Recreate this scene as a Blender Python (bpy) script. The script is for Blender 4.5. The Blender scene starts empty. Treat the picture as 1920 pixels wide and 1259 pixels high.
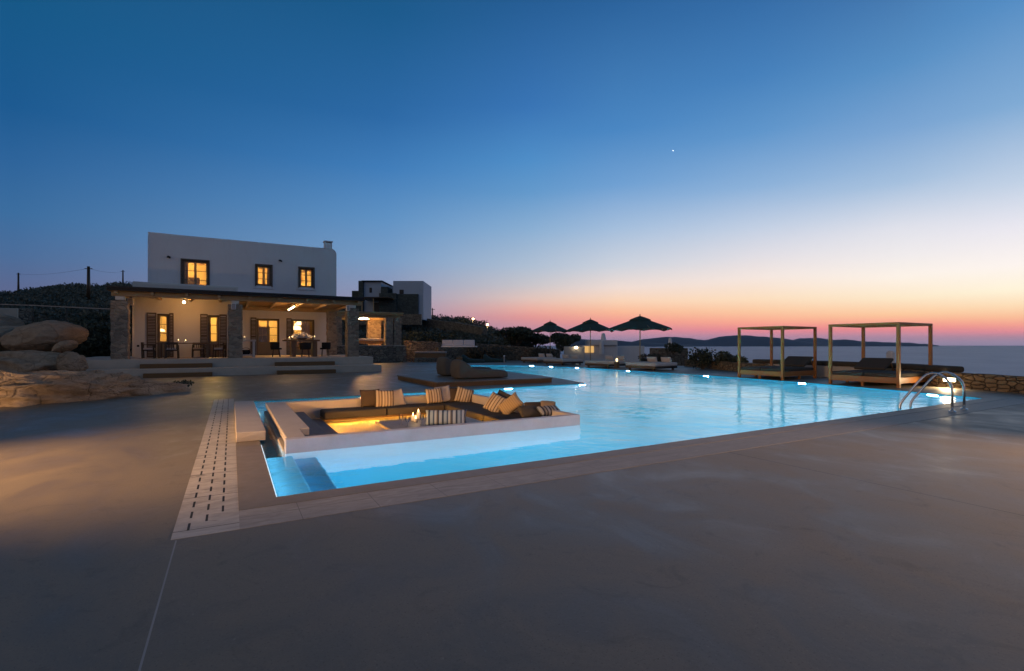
import bpy, bmesh, math, random
from mathutils import Vector, Matrix, noise
random.seed(7)
SC = bpy.context.scene
COL = SC.collection
PI = math.pi
# ------------------------------------------------------------------ camera frame helpers
F, H, HY, YAW = 934.0, 1.4, 648.0, math.radians(29.4)
SN, CS = math.sin(YAW), math.cos(YAW)
def pix(px, py, d):                      # point seen at photo pixel (px,py) at forward distance d
    r = d * (px - 960) / F
    return Vector((d * SN + r * CS, d * CS - r * SN, H + (HY - py) * d / F))
def gnd(px, py, z=0.0):
    return pix(px, py, (H - z) * F / (py - HY))
def ony(px, py, Y):                      # point on the plane y = Y
    t = (px - 960) / F
    return pix(px, py, Y / (CS - t * SN))
# ------------------------------------------------------------------ object helpers
def put(o, parent=None):
    COL.objects.link(o)
    if parent: o.parent = parent
    return o
def tag(o, label=None, cat=None, group=None, kind=None):
    if label: o['label'] = label
    if cat: o['category'] = cat
    if group: o['group'] = group
    if kind: o['kind'] = kind
    return o
def thing(name, label, cat, loc=(0, 0, 0), rz=0.0, group=None):
    o = bpy.data.objects.new(name, None)
    o.empty_display_size = 0.2
    o.location = loc; o.rotation_euler = (0, 0, rz)
    put(o); return tag(o, label, cat, group)
def dup(root, loc, rz, label, scale=1.0, group=None):
    def rec(o, parent):
        c = o.copy(); put(c, parent)
        for ch in kids.get(o.name, []): rec(ch, c)
        return c
    kids = {}
    for o in COL.objects:
        if o.parent: kids.setdefault(o.parent.name, []).append(o)
    r = rec(root, None)
    r.location = loc; r.rotation_euler = (0, 0, rz); r.scale = (scale, scale, scale)
    r['label'] = label
    if group: r['group'] = group
    return r
class MB:
    def __init__(s): s.bm = bmesh.new()
    def box(s, x0, x1, y0, y1, z0, z1, M=None):
        vs = [s.bm.verts.new((x, y, z)) for x in (x0, x1) for y in (y0, y1) for z in (z0, z1)]
        for f in ((0,1,3,2),(4,6,7,5),(0,4,5,1),(2,3,7,6),(0,2,6,4),(1,5,7,3)):
            s.bm.faces.new([vs[i] for i in f])
        if M is not None: bmesh.ops.transform(s.bm, matrix=M, verts=vs)
        return s
    def bar(s, p0, p1, w, h):            # box bar from p0 to p1
        p0, p1 = Vector(p0), Vector(p1); d = p1 - p0; L = d.length
        M = Matrix.Translation(p0) @ d.to_track_quat('X', 'Z').to_matrix().to_4x4()
        return s.box(0, L, -w/2, w/2, -h/2, h/2, M)
    def tube(s, pts, r, seg=10, cap=True):
        pts = [Vector(p) for p in pts]; rings = []
        n = len(pts); rr = r if isinstance(r, (list, tuple)) else [r]*n
        up = None
        for i, p in enumerate(pts):
            t = (pts[min(i+1, n-1)] - pts[max(i-1, 0)]).normalized()
            if up is None:
                up = t.orthogonal().normalized()
            up = (up - t * up.dot(t)).normalized()
            b = t.cross(up)
            rings.append([s.bm.verts.new(p + (up*math.cos(k*2*PI/seg) + b*math.sin(k*2*PI/seg))*rr[i]) for k in range(seg)])
        for i in range(n-1):
            for k in range(seg):
                f = s.bm.faces.new((rings[i][k], rings[i][(k+1)%seg], rings[i+1][(k+1)%seg], rings[i+1][k])); f.smooth = True
        if cap:
            s.bm.faces.new(rings[0][::-1]); s.bm.faces.new(rings[-1])
        return s
    def lathe(s, prof, c=(0,0,0), seg=20, smooth=True):
        c = Vector(c); rings = []
        for r, z in prof:
            rings.append([s.bm.verts.new(c + Vector((r*math.cos(k*2*PI/seg), r*math.sin(k*2*PI/seg), z))) for k in range(seg)])
        for i in range(len(rings)-1):
            for k in range(seg):
                f = s.bm.faces.new((rings[i][k], rings[i][(k+1)%seg], rings[i+1][(k+1)%seg], rings[i+1][k])); f.smooth = smooth
        return s
    def poly(s, pts, z):                 # flat polygon
        s.bm.faces.new([s.bm.verts.new((p[0], p[1], z)) for p in pts]); return s
    def prism(s, pts, z0, z1):
        a = [s.bm.verts.new((p[0], p[1], z0)) for p in pts]; b = [s.bm.verts.new((p[0], p[1], z1)) for p in pts]
        n = len(pts)
        s.bm.faces.new(a[::-1]); s.bm.faces.new(b)
        for i in range(n): s.bm.faces.new((a[i], a[(i+1)%n], b[(i+1)%n], b[i]))
        return s
    def fill(s, loops, z):               # polygon with holes
        es = []
        for L in loops:
            vs = [s.bm.verts.new((p[0], p[1], z)) for p in L]
            es += [s.bm.edges.new((vs[i], vs[(i+1)%len(vs)])) for i in range(len(vs))]
        r = bmesh.ops.triangle_fill(s.bm, use_beauty=True, use_dissolve=False, edges=es, normal=(0,0,1))
        fs = [g for g in r['geom'] if isinstance(g, bmesh.types.BMFace)]
        for f in fs:
            if f.normal.z < 0: f.normal_flip()
        return s
    def build(s, name, mat, parent=None, world=False, bevel=0, seg=2, smooth=False, subsurf=0, fixn=True):
        if fixn: bmesh.ops.recalc_face_normals(s.bm, faces=s.bm.faces)
        me = bpy.data.meshes.new(name)
        if world and parent is not None:
            bmesh.ops.translate(s.bm, vec=-Vector(parent.location), verts=s.bm.verts)
        s.bm.to_mesh(me); s.bm.free()
        for m in (mat if isinstance(mat, (list, tuple)) else [mat]): me.materials.append(m)
        if smooth:
            for p in me.polygons: p.use_smooth = True
        o = bpy.data.objects.new(name, me); put(o, parent)
        if bevel:
            b = o.modifiers.new('Bevel', 'BEVEL'); b.width = bevel; b.segments = seg; b.limit_method = 'ANGLE'
        if subsurf:
            b = o.modifiers.new('Sub', 'SUBSURF'); b.levels = subsurf; b.render_levels = subsurf
        return o
def lin(c):
    return tuple(((v/255)/12.92 if v/255 <= .04045 else ((v/255+.055)/1.055)**2.4) for v in c)
# ------------------------------------------------------------------ material helpers
class NT:
    def __init__(s, name):
        s.m = bpy.data.materials.new(name); s.m.use_nodes = True
        s.t = s.m.node_tree; s.t.nodes.clear()
        s.out = s.t.nodes.new('ShaderNodeOutputMaterial')
    def n(s, typ, _p=None, **k):
        nd = s.t.nodes.new('ShaderNode' + typ)
        for a, v in (_p or {}).items(): setattr(nd, a, v)
        for a, v in k.items():
            key = a.replace('_', ' ')
            if a.startswith('i') and a[1:].isdigit(): key = int(a[1:])
            sock = nd.inputs[key]
            if isinstance(v, bpy.types.NodeSocket): s.t.links.new(v, sock)
            elif isinstance(v, bpy.types.Node): s.t.links.new(v.outputs[0], sock)
            else:
                if sock.type == 'RGBA' and len(v) == 3: v = (*v, 1)
                sock.default_value = v
        return nd
    def obj(s, sx=1, sy=1, sz=1):
        tc = s.n('TexCoord')
        return s.n('Mapping', Vector=tc.outputs['Object'], Scale=(sx, sy, sz)).outputs[0]
    def noise(s, vec, scale, detail=5, rough=.6, dist=0):
        return s.n('TexNoise', Vector=vec, Scale=scale, Detail=detail, Roughness=rough, Distortion=dist).outputs['Fac']
    def ramp(s, fac, stops):
        r = s.n('ValToRGB', Fac=fac); cr = r.color_ramp
        while len(cr.elements) < len(stops): cr.elements.new(.5)
        for e, (p, c) in zip(cr.elements, stops):
            e.position = p; e.color = (*c, 1) if len(c) == 3 else c
        return r.outputs[0]
    def mix(s, fac, a, b, typ='MIX'):
        nd = s.t.nodes.new('ShaderNodeMix'); nd.data_type = 'RGBA'; nd.blend_type = typ
        for key, v in ((0, fac), (6, a), (7, b)):
            if isinstance(v, bpy.types.NodeSocket): s.t.links.new(v, nd.inputs[key])
            else: nd.inputs[key].default_value = v if key == 0 else (*v, 1)
        return nd.outputs[2]
    def math(s, op, a, b=0.0, c=0.0):
        nd = s.t.nodes.new('ShaderNodeMath'); nd.operation = op
        for i, v in enumerate((a, b, c)):
            if isinstance(v, bpy.types.NodeSocket): s.t.links.new(v, nd.inputs[i])
            else: nd.inputs[i].default_value = v
        return nd.outputs[0]
    def bump(s, h, strength, dist=.02, normal=None):
        k = dict(Height=h, Strength=strength, Distance=dist)
        if normal is not None: k['Normal'] = normal
        return s.n('Bump', **k).outputs[0]
    def bsdf(s, **k):
        b = s.n('BsdfPrincipled', **k)
        s.t.links.new(b.outputs[0], s.out.inputs[0]); return s.m
def plain(name, col, rough=.6, metal=0, var=.12, scale=6, bump=.1, spec=.4, bscale=None):
    s = NT(name); v = s.obj()
    f = s.noise(v, scale, 6, .65)
    c = s.mix(f, tuple(x*(1-var*1.6) for x in col), tuple(min(1, x*(1+var*1.4)) for x in col))
    r = s.n('MapRange', Value=s.noise(v, scale*2.3), To_Min=max(.02, rough-.12), To_Max=min(1, rough+.12)).outputs[0]
    k = dict(Base_Color=c, Roughness=r, Metallic=metal, Specular_IOR_Level=spec)
    if bump: k['Normal'] = s.bump(s.noise(v, bscale or scale*6, 4), bump)
    return s.bsdf(**k)
def stone(name, a, b, mortar, scale=4.0, bump=.8, zs=1.7):
    s = NT(name); v0 = s.obj(1, 1, zs)
    wob = s.n('TexNoise', Vector=v0, Scale=3.0, Detail=3)
    v = s.n('VectorMath', {'operation': 'MULTIPLY_ADD'}, i0=wob.outputs['Color'], i1=(.16, .16, .16), i2=v0).outputs[0]
    vo = s.n('TexVoronoi', Vector=v, Scale=scale, Randomness=.9)
    ed = s.n('TexVoronoi', {'feature': 'DISTANCE_TO_EDGE'}, Vector=v, Scale=scale, Randomness=.9).outputs['Distance']
    hue = s.n('SeparateColor', Color=vo.outputs['Color'])
    c = s.mix(hue.outputs[0], a, b)
    c = s.mix(s.math('MULTIPLY', s.noise(v0, 11, 6, .7), .6), c, tuple(x*.45 for x in a))
    m = s.n('MapRange', Value=ed, From_Min=.015, From_Max=.07).outputs[0]
    c = s.mix(m, mortar, c)
    hgt = s.math('ADD', s.math('MULTIPLY', s.n('MapRange', Value=ed, From_Min=0., From_Max=.14).outputs[0], 1.0), s.math('MULTIPLY', s.noise(v0, 18, 5), .35))
    hgt = s.math('ADD', hgt, s.math('MULTIPLY', hue.outputs[1], .5))
    return s.bsdf(Base_Color=c, Roughness=.85, Specular_IOR_Level=.25, Normal=s.bump(hgt, bump, .05))
def wood(name, a, b, rough=.5, along='x', plank=0.12, spec=.35):
    s = NT(name)
    sc = {'x': (1.2, 14, 14), 'y': (14, 1.2, 14), 'z': (14, 14, 1.2)}[along]
    v = s.obj(*sc); vo = s.obj()
    f = s.noise(v, 2.0, 8, .65, .6)
    c = s.mix(f, a, b)
    sep = s.n('SeparateXYZ', Vector=vo)
    ax = {'x': 1, 'y': 0, 'z': 0}[along]
    k = {'Base_Color': c}
    if plank:
        q = s.math('DIVIDE', sep.outputs[ax], plank)
        fr = s.math('FRACT', q)
        wn = s.n('TexWhiteNoise', {'noise_dimensions': '1D'}, W=s.math('FLOOR', q)).outputs['Value']
        c = s.mix(s.math('MULTIPLY', wn, .5), c, tuple(x*.5 for x in a))
        gap = s.math('LESS_THAN', fr, .06)
        c = s.mix(gap, c, (.012, .008, .006)); k['Base_Color'] = c
        h = s.math('SUBTRACT', s.math('MULTIPLY', f, .2), gap)
    else: h = f
    return s.bsdf(**k, Roughness=rough, Specular_IOR_Level=spec, Normal=s.bump(h, .25, .01))
def emit(name, col, strength):
    s = NT(name); e = s.n('Emission', Color=col, Strength=strength)
    s.t.links.new(e.outputs[0], s.out.inputs[0]); return s.m
def stripes(name, cols, width, axis=0, rough=.9):
    s = NT(name); v = s.obj(); sep = s.n('SeparateXYZ', Vector=v)
    q = s.math('FRACT', s.math('ADD', s.math('DIVIDE', sep.outputs[axis], width), .5))
    st = []; n = len(cols)
    for i, (p, c) in enumerate(cols): st.append((p, c))
    r = s.n('ValToRGB', Fac=q); r.color_ramp.interpolation = 'CONSTANT'
    while len(r.color_ramp.elements) < n: r.color_ramp.elements.new(.5)
    for e, (p, c) in zip(r.color_ramp.elements, st): e.position = p; e.color = (*c, 1)
    w = s.noise(v, 160, 2)
    c = s.mix(s.math('MULTIPLY', w, .45), r.outputs[0], (.05, .045, .04))
    return s.bsdf(Base_Color=c, Roughness=rough, Specular_IOR_Level=.15, Normal=s.bump(s.math('ADD', w, s.math('MULTIPLY', s.noise(v, 7, 3), 2.)), .35, .01))
def fabric(name, col, var=.15, rough=.92):
    s = NT(name); v = s.obj()
    c = s.mix(s.noise(v, 4, 5), tuple(x*(1-var) for x in col), tuple(x*(1+var) for x in col))
    w = s.noise(v, 140, 2)
    c = s.mix(s.math('MULTIPLY', w, .35), c, tuple(x*.4 for x in col))
    h = s.math('ADD', s.math('MULTIPLY', w, .3), s.math('MULTIPLY', s.noise(v, 5, 4), 1.6))
    return s.bsdf(Base_Color=c, Roughness=rough, Specular_IOR_Level=.15, Normal=s.bump(h, .4, .02))
def foliage(name, a, b, rough=.6):
    s = NT(name); g = s.n('NewGeometry')
    c = s.mix(g.outputs['Random Per Island'], a, b)
    return s.bsdf(Base_Color=c, Roughness=rough, Specular_IOR_Level=.25)
# ------------------------------------------------------------------ materials
def concrete_deck():
    s = NT('deck_concrete'); v = s.obj()
    big = s.noise(v, .35, 8, .62, .6); mid = s.noise(s.obj(1, .55, 1), 1.6, 9, .68, .8); fine = s.noise(v, 26, 4, .6)
    c = s.ramp(big, [(.34, (.135, .113, .082)), (.48, (.165, .139, .100)), (.56, (.19, .159, .116)), (.68, (.225, .189, .138))])
    c = s.mix(s.n('MapRange', Value=mid, From_Min=.44, From_Max=.66, To_Max=.6).outputs[0], c, (.25, .213, .162))
    c = s.mix(s.n('MapRange', Value=s.noise(v, 3.1, 7, .7, 1.2), From_Min=.55, From_Max=.70, To_Max=.45).outputs[0], c, (.085, .072, .055))
    spk = s.n('MapRange', Value=s.noise(v, 75, 3, .6), From_Min=.58, From_Max=.70, To_Max=.65).outputs[0]
    c = s.mix(spk, c, (.07, .06, .048))
    lsp = s.n('MapRange', Value=s.noise(v, 48, 3, .6), From_Min=.62, From_Max=.74, To_Max=.4).outputs[0]
    c = s.mix(lsp, c, (.33, .29, .23))
    c = s.mix(s.math('MULTIPLY', fine, .18), c, (.07, .065, .06))
    # saw-cut joints of the slab
    sep = s.n('SeparateXYZ', Vector=v)
    x, y = sep.outputs[0], sep.outputs[1]
    def near(q, p, w): return s.math('LESS_THAN', s.math('ABSOLUTE', s.math('SUBTRACT', q, p)), w)
    j = s.math('MULTIPLY', near(x, -.345, .005), s.math('LESS_THAN', y, 4.3))
    j2 = s.math('MULTIPLY', near(x, 5.68, .006), s.math('LESS_THAN', y, 4.3))
    j3 = s.math('MULTIPLY', near(x, 11.7, .006), s.math('LESS_THAN', y, 4.3))
    c = s.mix(j, c, (.30, .28, .26)); c = s.mix(s.math('MAXIMUM', j2, j3), c, (.03, .028, .026))
    r = s.n('MapRange', Value=s.math('ADD', s.math('MULTIPLY', mid, .6), s.math('MULTIPLY', big, .4)), From_Min=.38, From_Max=.62, To_Min=.36, To_Max=.66).outputs[0]
    h = s.math('ADD', s.math('MULTIPLY', mid, .5), s.math('MULTIPLY', fine, .12))
    return s.bsdf(Base_Color=c, Roughness=r, Specular_IOR_Level=.40, Normal=s.bump(h, .2, .03))
def strip_tiles():
    s = NT('pale_slot_tiles'); v = s.obj()
    c = s.ramp(s.noise(s.obj(1, 2.2, 1), 2.2, 9, .7, 1.6), [(.3, (.30, .28, .255)), (.55, (.45, .42, .385)), (.75, (.55, .52, .48))])
    sep = s.n('SeparateXYZ', Vector=v); x, y = sep.outputs[0], sep.outputs[1]
    vein = s.n('MapRange', Value=s.noise(s.obj(.6, 3.5, 1), 1.6, 6, .6, 2.4), From_Min=.6, From_Max=.66, To_Max=.6).outputs[0]
    c = s.mix(vein, c, (.15, .135, .12))
    c = s.mix(s.n('MapRange', Value=s.noise(v, 2.6, 6, .7), From_Min=.55, From_Max=.7, To_Max=.5).outputs[0], c, (.20, .18, .16))
    jy = s.math('LESS_THAN', s.math('FRACT', s.math('DIVIDE', s.math('ADD', y, .18), .93)), .014)
    c = s.mix(jy, c, (.13, .12, .11))
    slot = None
    for k, (xk, ph, y0) in enumerate(((-.285, .18, 4.46), (-.172, .01, 4.63), (-.062, .12, 4.83))):
        a = s.math('LESS_THAN', s.math('ABSOLUTE', s.math('SUBTRACT', x, xk)), .0085)
        b = s.math('LESS_THAN', s.math('FRACT', s.math('DIVIDE', s.math('ADD', y, ph), .31)), .58)
        q = s.math('MULTIPLY', s.math('MULTIPLY', a, b), s.math('GREATER_THAN', y, y0))
        slot = q if slot is None else s.math('MAXIMUM', slot, q)
    c = s.mix(slot, c, (.004, .004, .004))
    return s.bsdf(Base_Color=c, Roughness=.55, Specular_IOR_Level=.3, Normal=s.bump(s.math('SUBTRACT', s.noise(v, 9, 5), s.math('MULTIPLY', slot, 2.)), .2, .02))
def front_tiles():
    s = NT('grey_coping_tiles'); v = s.obj()
    c = s.ramp(s.noise(s.obj(1.6, 5, 1), 1.8, 9, .7, 1.2), [(.3, (.23, .205, .18)), (.55, (.33, .30, .27)), (.75, (.44, .405, .37))])
    sep = s.n('SeparateXYZ', Vector=v); x, y = sep.outputs[0], sep.outputs[1]
    jx = s.math('LESS_THAN', s.math('FRACT', s.math('DIVIDE', s.math('ADD', x, .12), .62)), .010)
    jy = s.math('LESS_THAN', s.math('ABSOLUTE', s.math('SUBTRACT', y, 4.60)), .004)
    c = s.mix(s.math('MULTIPLY', s.math('MAXIMUM', jx, jy), .7), c, (.09, .085, .08))
    # the pale tiles turn into the darker deck towards the far end
    fade = s.n('MapRange', Value=s.math('ADD', x, s.math('MULTIPLY', s.noise(v, 1.2, 5), 3.)), From_Min=2.5, From_Max=7.).outputs[0]
    c = s.mix(s.math('MULTIPLY', fade, .65), c, (.17, .155, .14))
    return s.bsdf(Base_Color=c, Roughness=.55, Specular_IOR_Level=.35, Normal=s.bump(s.noise(v, 12, 5), .15, .02))
def water_mat():
    s = NT('pool_water'); v = s.obj()
    h = s.math('ADD', s.noise(s.obj(1, 1.0, 1), 1.0, 3, .5, .6), s.math('MULTIPLY', s.noise(v, 3.4, 3, .55, .4), .42))
    nrm = s.bump(h, .38, .05)
    g = s.n('BsdfRefraction', Color=(.90, .985, 1.0), Roughness=.05, IOR=1.33, Normal=nrm)
    pat = s.noise(s.obj(1, .7, 1), .33, 5, .62, 1.2)
    rg = s.n('MapRange', Value=pat, From_Min=.42, From_Max=.6, To_Min=.03, To_Max=.20).outputs[0]
    q = s.n('BsdfGlossy', Color=(1, 1, 1), Roughness=rg, Normal=nrm)
    f = s.math('MULTIPLY', s.n('Fresnel', IOR=1.33, Normal=nrm).outputs[0], .82)
    m = s.n('MixShader', Fac=f, i1=g, i2=q)
    s.t.links.new(m.outputs[0], s.out.inputs[0]); return s.m
def sea_mat():
    s = NT('sea_water'); tc = s.n('TexCoord')
    v = s.n('Mapping', Vector=tc.outputs['Object'], Scale=(.02, .05, 1), Rotation=(0, 0, YAW)).outputs[0]
    n1 = s.noise(v, 1.0, 9, .62, .4)
    big = s.n('MapRange', Value=s.noise(v, .12, 6, .6, .8), From_Min=.35, From_Max=.65).outputs[0]
    c = s.mix(big, (.04, .125, .25), (.10, .20, .34))
    foam = s.n('MapRange', Value=n1, From_Min=.72, From_Max=.8, To_Max=.25).outputs[0]
    c = s.mix(foam, c, (.4, .42, .45))
    return s.bsdf(Base_Color=c, Roughness=.42, IOR=1.33, Specular_IOR_Level=.22, Normal=s.bump(n1, .5, 3.0))
def rock_mat(name, a, b, scale=1.0, bump=.7):
    s = NT(name); v = s.obj()
    n1 = s.noise(v, 1.1*scale, 9, .65, .5); n2 = s.noise(s.obj(1, 1, 2.2), 4*scale, 8, .7, .8)
    c = s.ramp(n1, [(.3, a), (.5, tuple((p+q)/2 for p, q in zip(a, b))), (.7, b)])
    c = s.mix(s.n('MapRange', Value=n2, From_Min=.5, From_Max=.75, To_Max=.7).outputs[0], c, tuple(x*.42 for x in a))
    c = s.mix(s.n('MapRange', Value=s.noise(v, 2.1*scale, 6, .6), From_Min=.58, From_Max=.74, To_Max=.5).outputs[0], c, (.28, .19, .10))
    ck = s.n('TexVoronoi', {'feature': 'DISTANCE_TO_EDGE'}, Vector=s.n('VectorMath', {'operation': 'MULTIPLY_ADD'}, i0=s.n('TexNoise', Vector=v, Scale=1.6*scale, Detail=5).outputs['Color'], i1=(.8, .8, .8), i2=v).outputs[0], Scale=.8*scale).outputs['Distance']
    crack = s.n('MapRange', Value=ck, From_Min=0, From_Max=.03, To_Min=1, To_Max=0).outputs[0]
    c = s.mix(s.math('MULTIPLY', crack, .30), c, (.05, .04, .03))
    h = s.math('ADD', s.math('MULTIPLY', n2, 1.0), s.math('MULTIPLY', s.noise(v, 22*scale, 5), .35))
    h = s.math('SUBTRACT', h, s.math('MULTIPLY', crack, .35))
    return s.bsdf(Base_Color=c, Roughness=.9, Specular_IOR_Level=.2, Normal=s.bump(h, bump, .08))
def terrain_mat():
    s = NT('dry_hillside'); v = s.obj()
    n1 = s.noise(v, .12, 9, .7); n2 = s.noise(v, .9, 8, .7)
    c = s.ramp(n1, [(.35, (.035, .04, .03)), (.5, (.06, .058, .042)), (.68, (.12, .10, .075))])
    c = s.mix(s.n('MapRange', Value=n2, From_Min=.5, From_Max=.62, To_Max=.85).outputs[0], c, (.03, .036, .028))
    return s.bsdf(Base_Color=c, Roughness=.95, Specular_IOR_Level=.1, Normal=s.bump(s.math('ADD', n2, n1), 1., .6))
def glass_mat():
    s = NT('window_glass')
    t = s.n('BsdfTransparent', Color=(.96, .96, .95)); g = s.n('BsdfGlossy', Color=(1, 1, 1), Roughness=.02)
    m = s.n('MixShader', Fac=s.n('Fresnel', IOR=1.45).outputs[0], i1=t, i2=g)
    s.t.links.new(m.outputs[0], s.out.inputs[0]); return s.m
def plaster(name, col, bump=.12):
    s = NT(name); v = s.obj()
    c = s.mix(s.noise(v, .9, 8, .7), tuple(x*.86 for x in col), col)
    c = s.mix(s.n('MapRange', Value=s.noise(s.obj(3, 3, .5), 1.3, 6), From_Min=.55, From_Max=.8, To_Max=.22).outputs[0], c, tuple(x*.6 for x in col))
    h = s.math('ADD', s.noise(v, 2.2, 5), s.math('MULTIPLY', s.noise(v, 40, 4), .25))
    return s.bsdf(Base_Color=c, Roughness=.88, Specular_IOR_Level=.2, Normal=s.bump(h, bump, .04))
M = dict(
    deck=concrete_deck(), tiles=strip_tiles(), coping=front_tiles(), water=water_mat(), sea=sea_mat(),
    edge=plain('brown_coping_concrete', (.20, .165, .13), .5, var=.2, scale=3),
    basin=plain('pool_plaster', (.06, .55, .73), .7, var=.16, scale=.7, bump=.05),
    stepblue=plain('pool_step_plaster', (.13, .56, .80), .7, var=.05, scale=1.5, bump=.05),
    basinwhite=plain('pool_white_wall', (.80, .78, .82), .6, var=.05, scale=2, bump=.05),
    lounge=plain('lounge_concrete', (.42, .37, .33), .6, var=.14, scale=2.5),
    rim=plain('lavender_rim_concrete', (.44, .43, .48), .6, var=.14, scale=3.5),
    darkstep=plain('dark_step', (.075, .075, .08), .55, var=.2, scale=4),  # shade of the lounge stairs and side slot put into the base colour
    plaster=plaster('white_plaster', (.70, .68, .67)),
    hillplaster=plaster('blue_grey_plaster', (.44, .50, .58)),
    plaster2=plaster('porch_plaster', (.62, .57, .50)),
    terrace=plain('terrace_concrete', (.46, .385, .30), .65, var=.15, scale=2),
    stone=stone('column_stone', (.44, .33, .23), (.19, .145, .11), (.30, .24, .175), 4.0, .8),
    wallstone=stone('dry_wall_stone', (.30, .245, .175), (.14, .115, .09), (.05, .043, .036), 3.2),
    seastone=stone('sea_wall_stone', (.36, .25, .14), (.20, .14, .085), (.05, .04, .03), 3.6, .9, 1.9),
    greystone=stone('dark_house_stone', (.10, .118, .105), (.055, .068, .062), (.045, .052, .05), 2.2, .6),
    porchwood=wood('porch_wood', (.48, .29, .11), (.30, .17, .06), .55, 'x', .14),
    beam=wood('beam_wood', (.46, .32, .17), (.30, .20, .10), .6, 'x', 0),
    teak=wood('teak', (.40, .15, .032), (.27, .095, .02), .45, 'x', 0),
    teakz=wood('teak_post', (.40, .15, .032), (.27, .095, .02), .45, 'z', 0),
    platwood=wood('platform_wood', (.23, .165, .105), (.15, .10, .065), .5, 'y', .14),
    stepwood=wood('step_wood', (.20, .105, .035), (.12, .06, .02), .5, 'x', .16),
    darkwood=wood('dark_wood', (.06, .038, .022), (.03, .02, .012), .4, 'z', 0),
    tablewood=wood('table_wood', (.22, .13, .06), (.13, .075, .035), .45, 'x', .15),
    shutter=plain('grey_brown_shutter', (.115, .085, .058), .55, var=.15, scale=5),
    sash=plain('brown_sash', (.20, .145, .09), .5, var=.05),
    glass=glass_mat(),
    inner=plain('inner_wall', (.72, .55, .28), .9, var=.1, scale=1.2),
    curtain=fabric('curtain', (.55, .40, .18)),
    white=plain('white_paint', (.75, .75, .76), .5, var=.05),
    dark=plain('dark_metal', (.03, .03, .032), .4, .6, .1),
    steel=plain('brushed_steel', (.78, .74, .70), .16, 1.0, .04, 8, .02),
    rope=fabric('dark_rope', (.025, .022, .02)),
    canopy=fabric('umbrella_green', (.05, .085, .075)),
    canopyin=fabric('umbrella_lining', (.35, .30, .25)),
    grey=fabric('charcoal_cushion', (.070, .062, .053)),
    brown=fabric('brown_cushion', (.085, .062, .044)),
    bean=fabric('taupe_bean', (.135, .115, .095)),
    green=fabric('dark_green_cover', (.05, .085, .085)),
    cream=fabric('cream_mattress', (.62, .55, .50)),
    pale=fabric('pale_mattress', (.62, .62, .66)),
    tan=fabric('tan_pillow', (.26, .195, .135)),
    palegrey=fabric('pale_grey_pillow', (.38, .34, .32)),
    striped=stripes('striped_fabric', [(0, (.46, .36, .26)), (.14, (.15, .10, .065)), (.24, (.55, .46, .36)), (.40, (.22, .15, .09)), (.48, (.50, .40, .30)), (.66, (.10, .075, .055)), (.74, (.52, .43, .33)), (.9, (.20, .14, .09))], .27),
    finestripe=stripes('fine_striped_fabric', [(0, (.44, .32, .19)), (.6, (.30, .21, .12))], .045),
    bluestripe=stripes('blue_striped_fabric', [(0, (.38, .46, .58)), (.2, (.03, .06, .13)), (.34, (.30, .40, .54)), (.55, (.06, .11, .22)), (.66, (.42, .48, .56)), (.82, (.13, .12, .12)), (.9, (.04, .065, .14))], .24),
    check=stripes('blue_check_fabric', [(0, (.32, .33, .36)), (.3, (.035, .045, .07)), (.55, (.26, .24, .22)), (.8, (.06, .065, .08))], .14),
    boulder=rock_mat('granite_boulder', (.29, .205, .135), (.43, .32, .225), .8, .85),
    outcrop=rock_mat('rough_outcrop', (.29, .21, .135), (.50, .38, .27), 1.3, 1.3),
    terrain=terrain_mat(),
    leafdark=foliage('dark_leaves', (.032, .044, .032), (.08, .095, .064)),
    scrub=foliage('hill_scrub_leaves', (.045, .058, .048), (.11, .115, .085)),
    leafolive=foliage('olive_leaves', (.045, .045, .032), (.10, .095, .07)),
    bark=plain('bark', (.09, .07, .05), .9, var=.3, scale=12, bump=.5),
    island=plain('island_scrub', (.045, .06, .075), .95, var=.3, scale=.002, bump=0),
    candle=plain('candle_wax', (.80, .72, .58), .5, var=.03),
    rope2=plain('wire', (.02, .02, .02), .6),
    ledsoft=emit('pool_strip_glow', (.75, .9, 1.0), 1.6),
    led=emit('pool_lamp_glow', (.85, .95, 1.0), 14),
    warm=emit('warm_lamp_glow', (1.0, .80, .50), 16),
    ledwarm=emit('led_strip_glow', (1.0, .55, .1), 4.0),
    warmlow=emit('warm_lamp_shade', (1.0, .72, .36), 3.2),
    flame=emit('candle_flame', (1.0, .66, .25), 9),
    sodium=emit('street_lamp_glow', (1.0, .62, .28), 30),
    window=emit('lit_window', (1.0, .58, .2), .75),
    star=emit('star', (1, .95, .9), 7),
)
def lamp(name, typ, loc, power, col, parent=None, **k):
    l = bpy.data.lights.new(name, typ); l.energy = power; l.color = col
    tgt = k.pop('target', None)
    for a, v in k.items(): setattr(l, a, v)
    if name != 'pool_glow': l.cycles.use_multiple_importance_sampling = False
    o = bpy.data.objects.new(name, l); put(o)
    o.location = loc
    if tgt is not None: o.rotation_euler = (Vector(tgt) - Vector(loc)).to_track_quat('-Z', 'Y').to_euler()
    if parent:
        o.parent = parent; o.matrix_parent_inverse = Matrix.LocRotScale(parent.location, parent.rotation_euler, None).inverted()
    return o
WARM = (1.0, .48, .13)
COOL = (.66, .87, 1.0)
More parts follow.
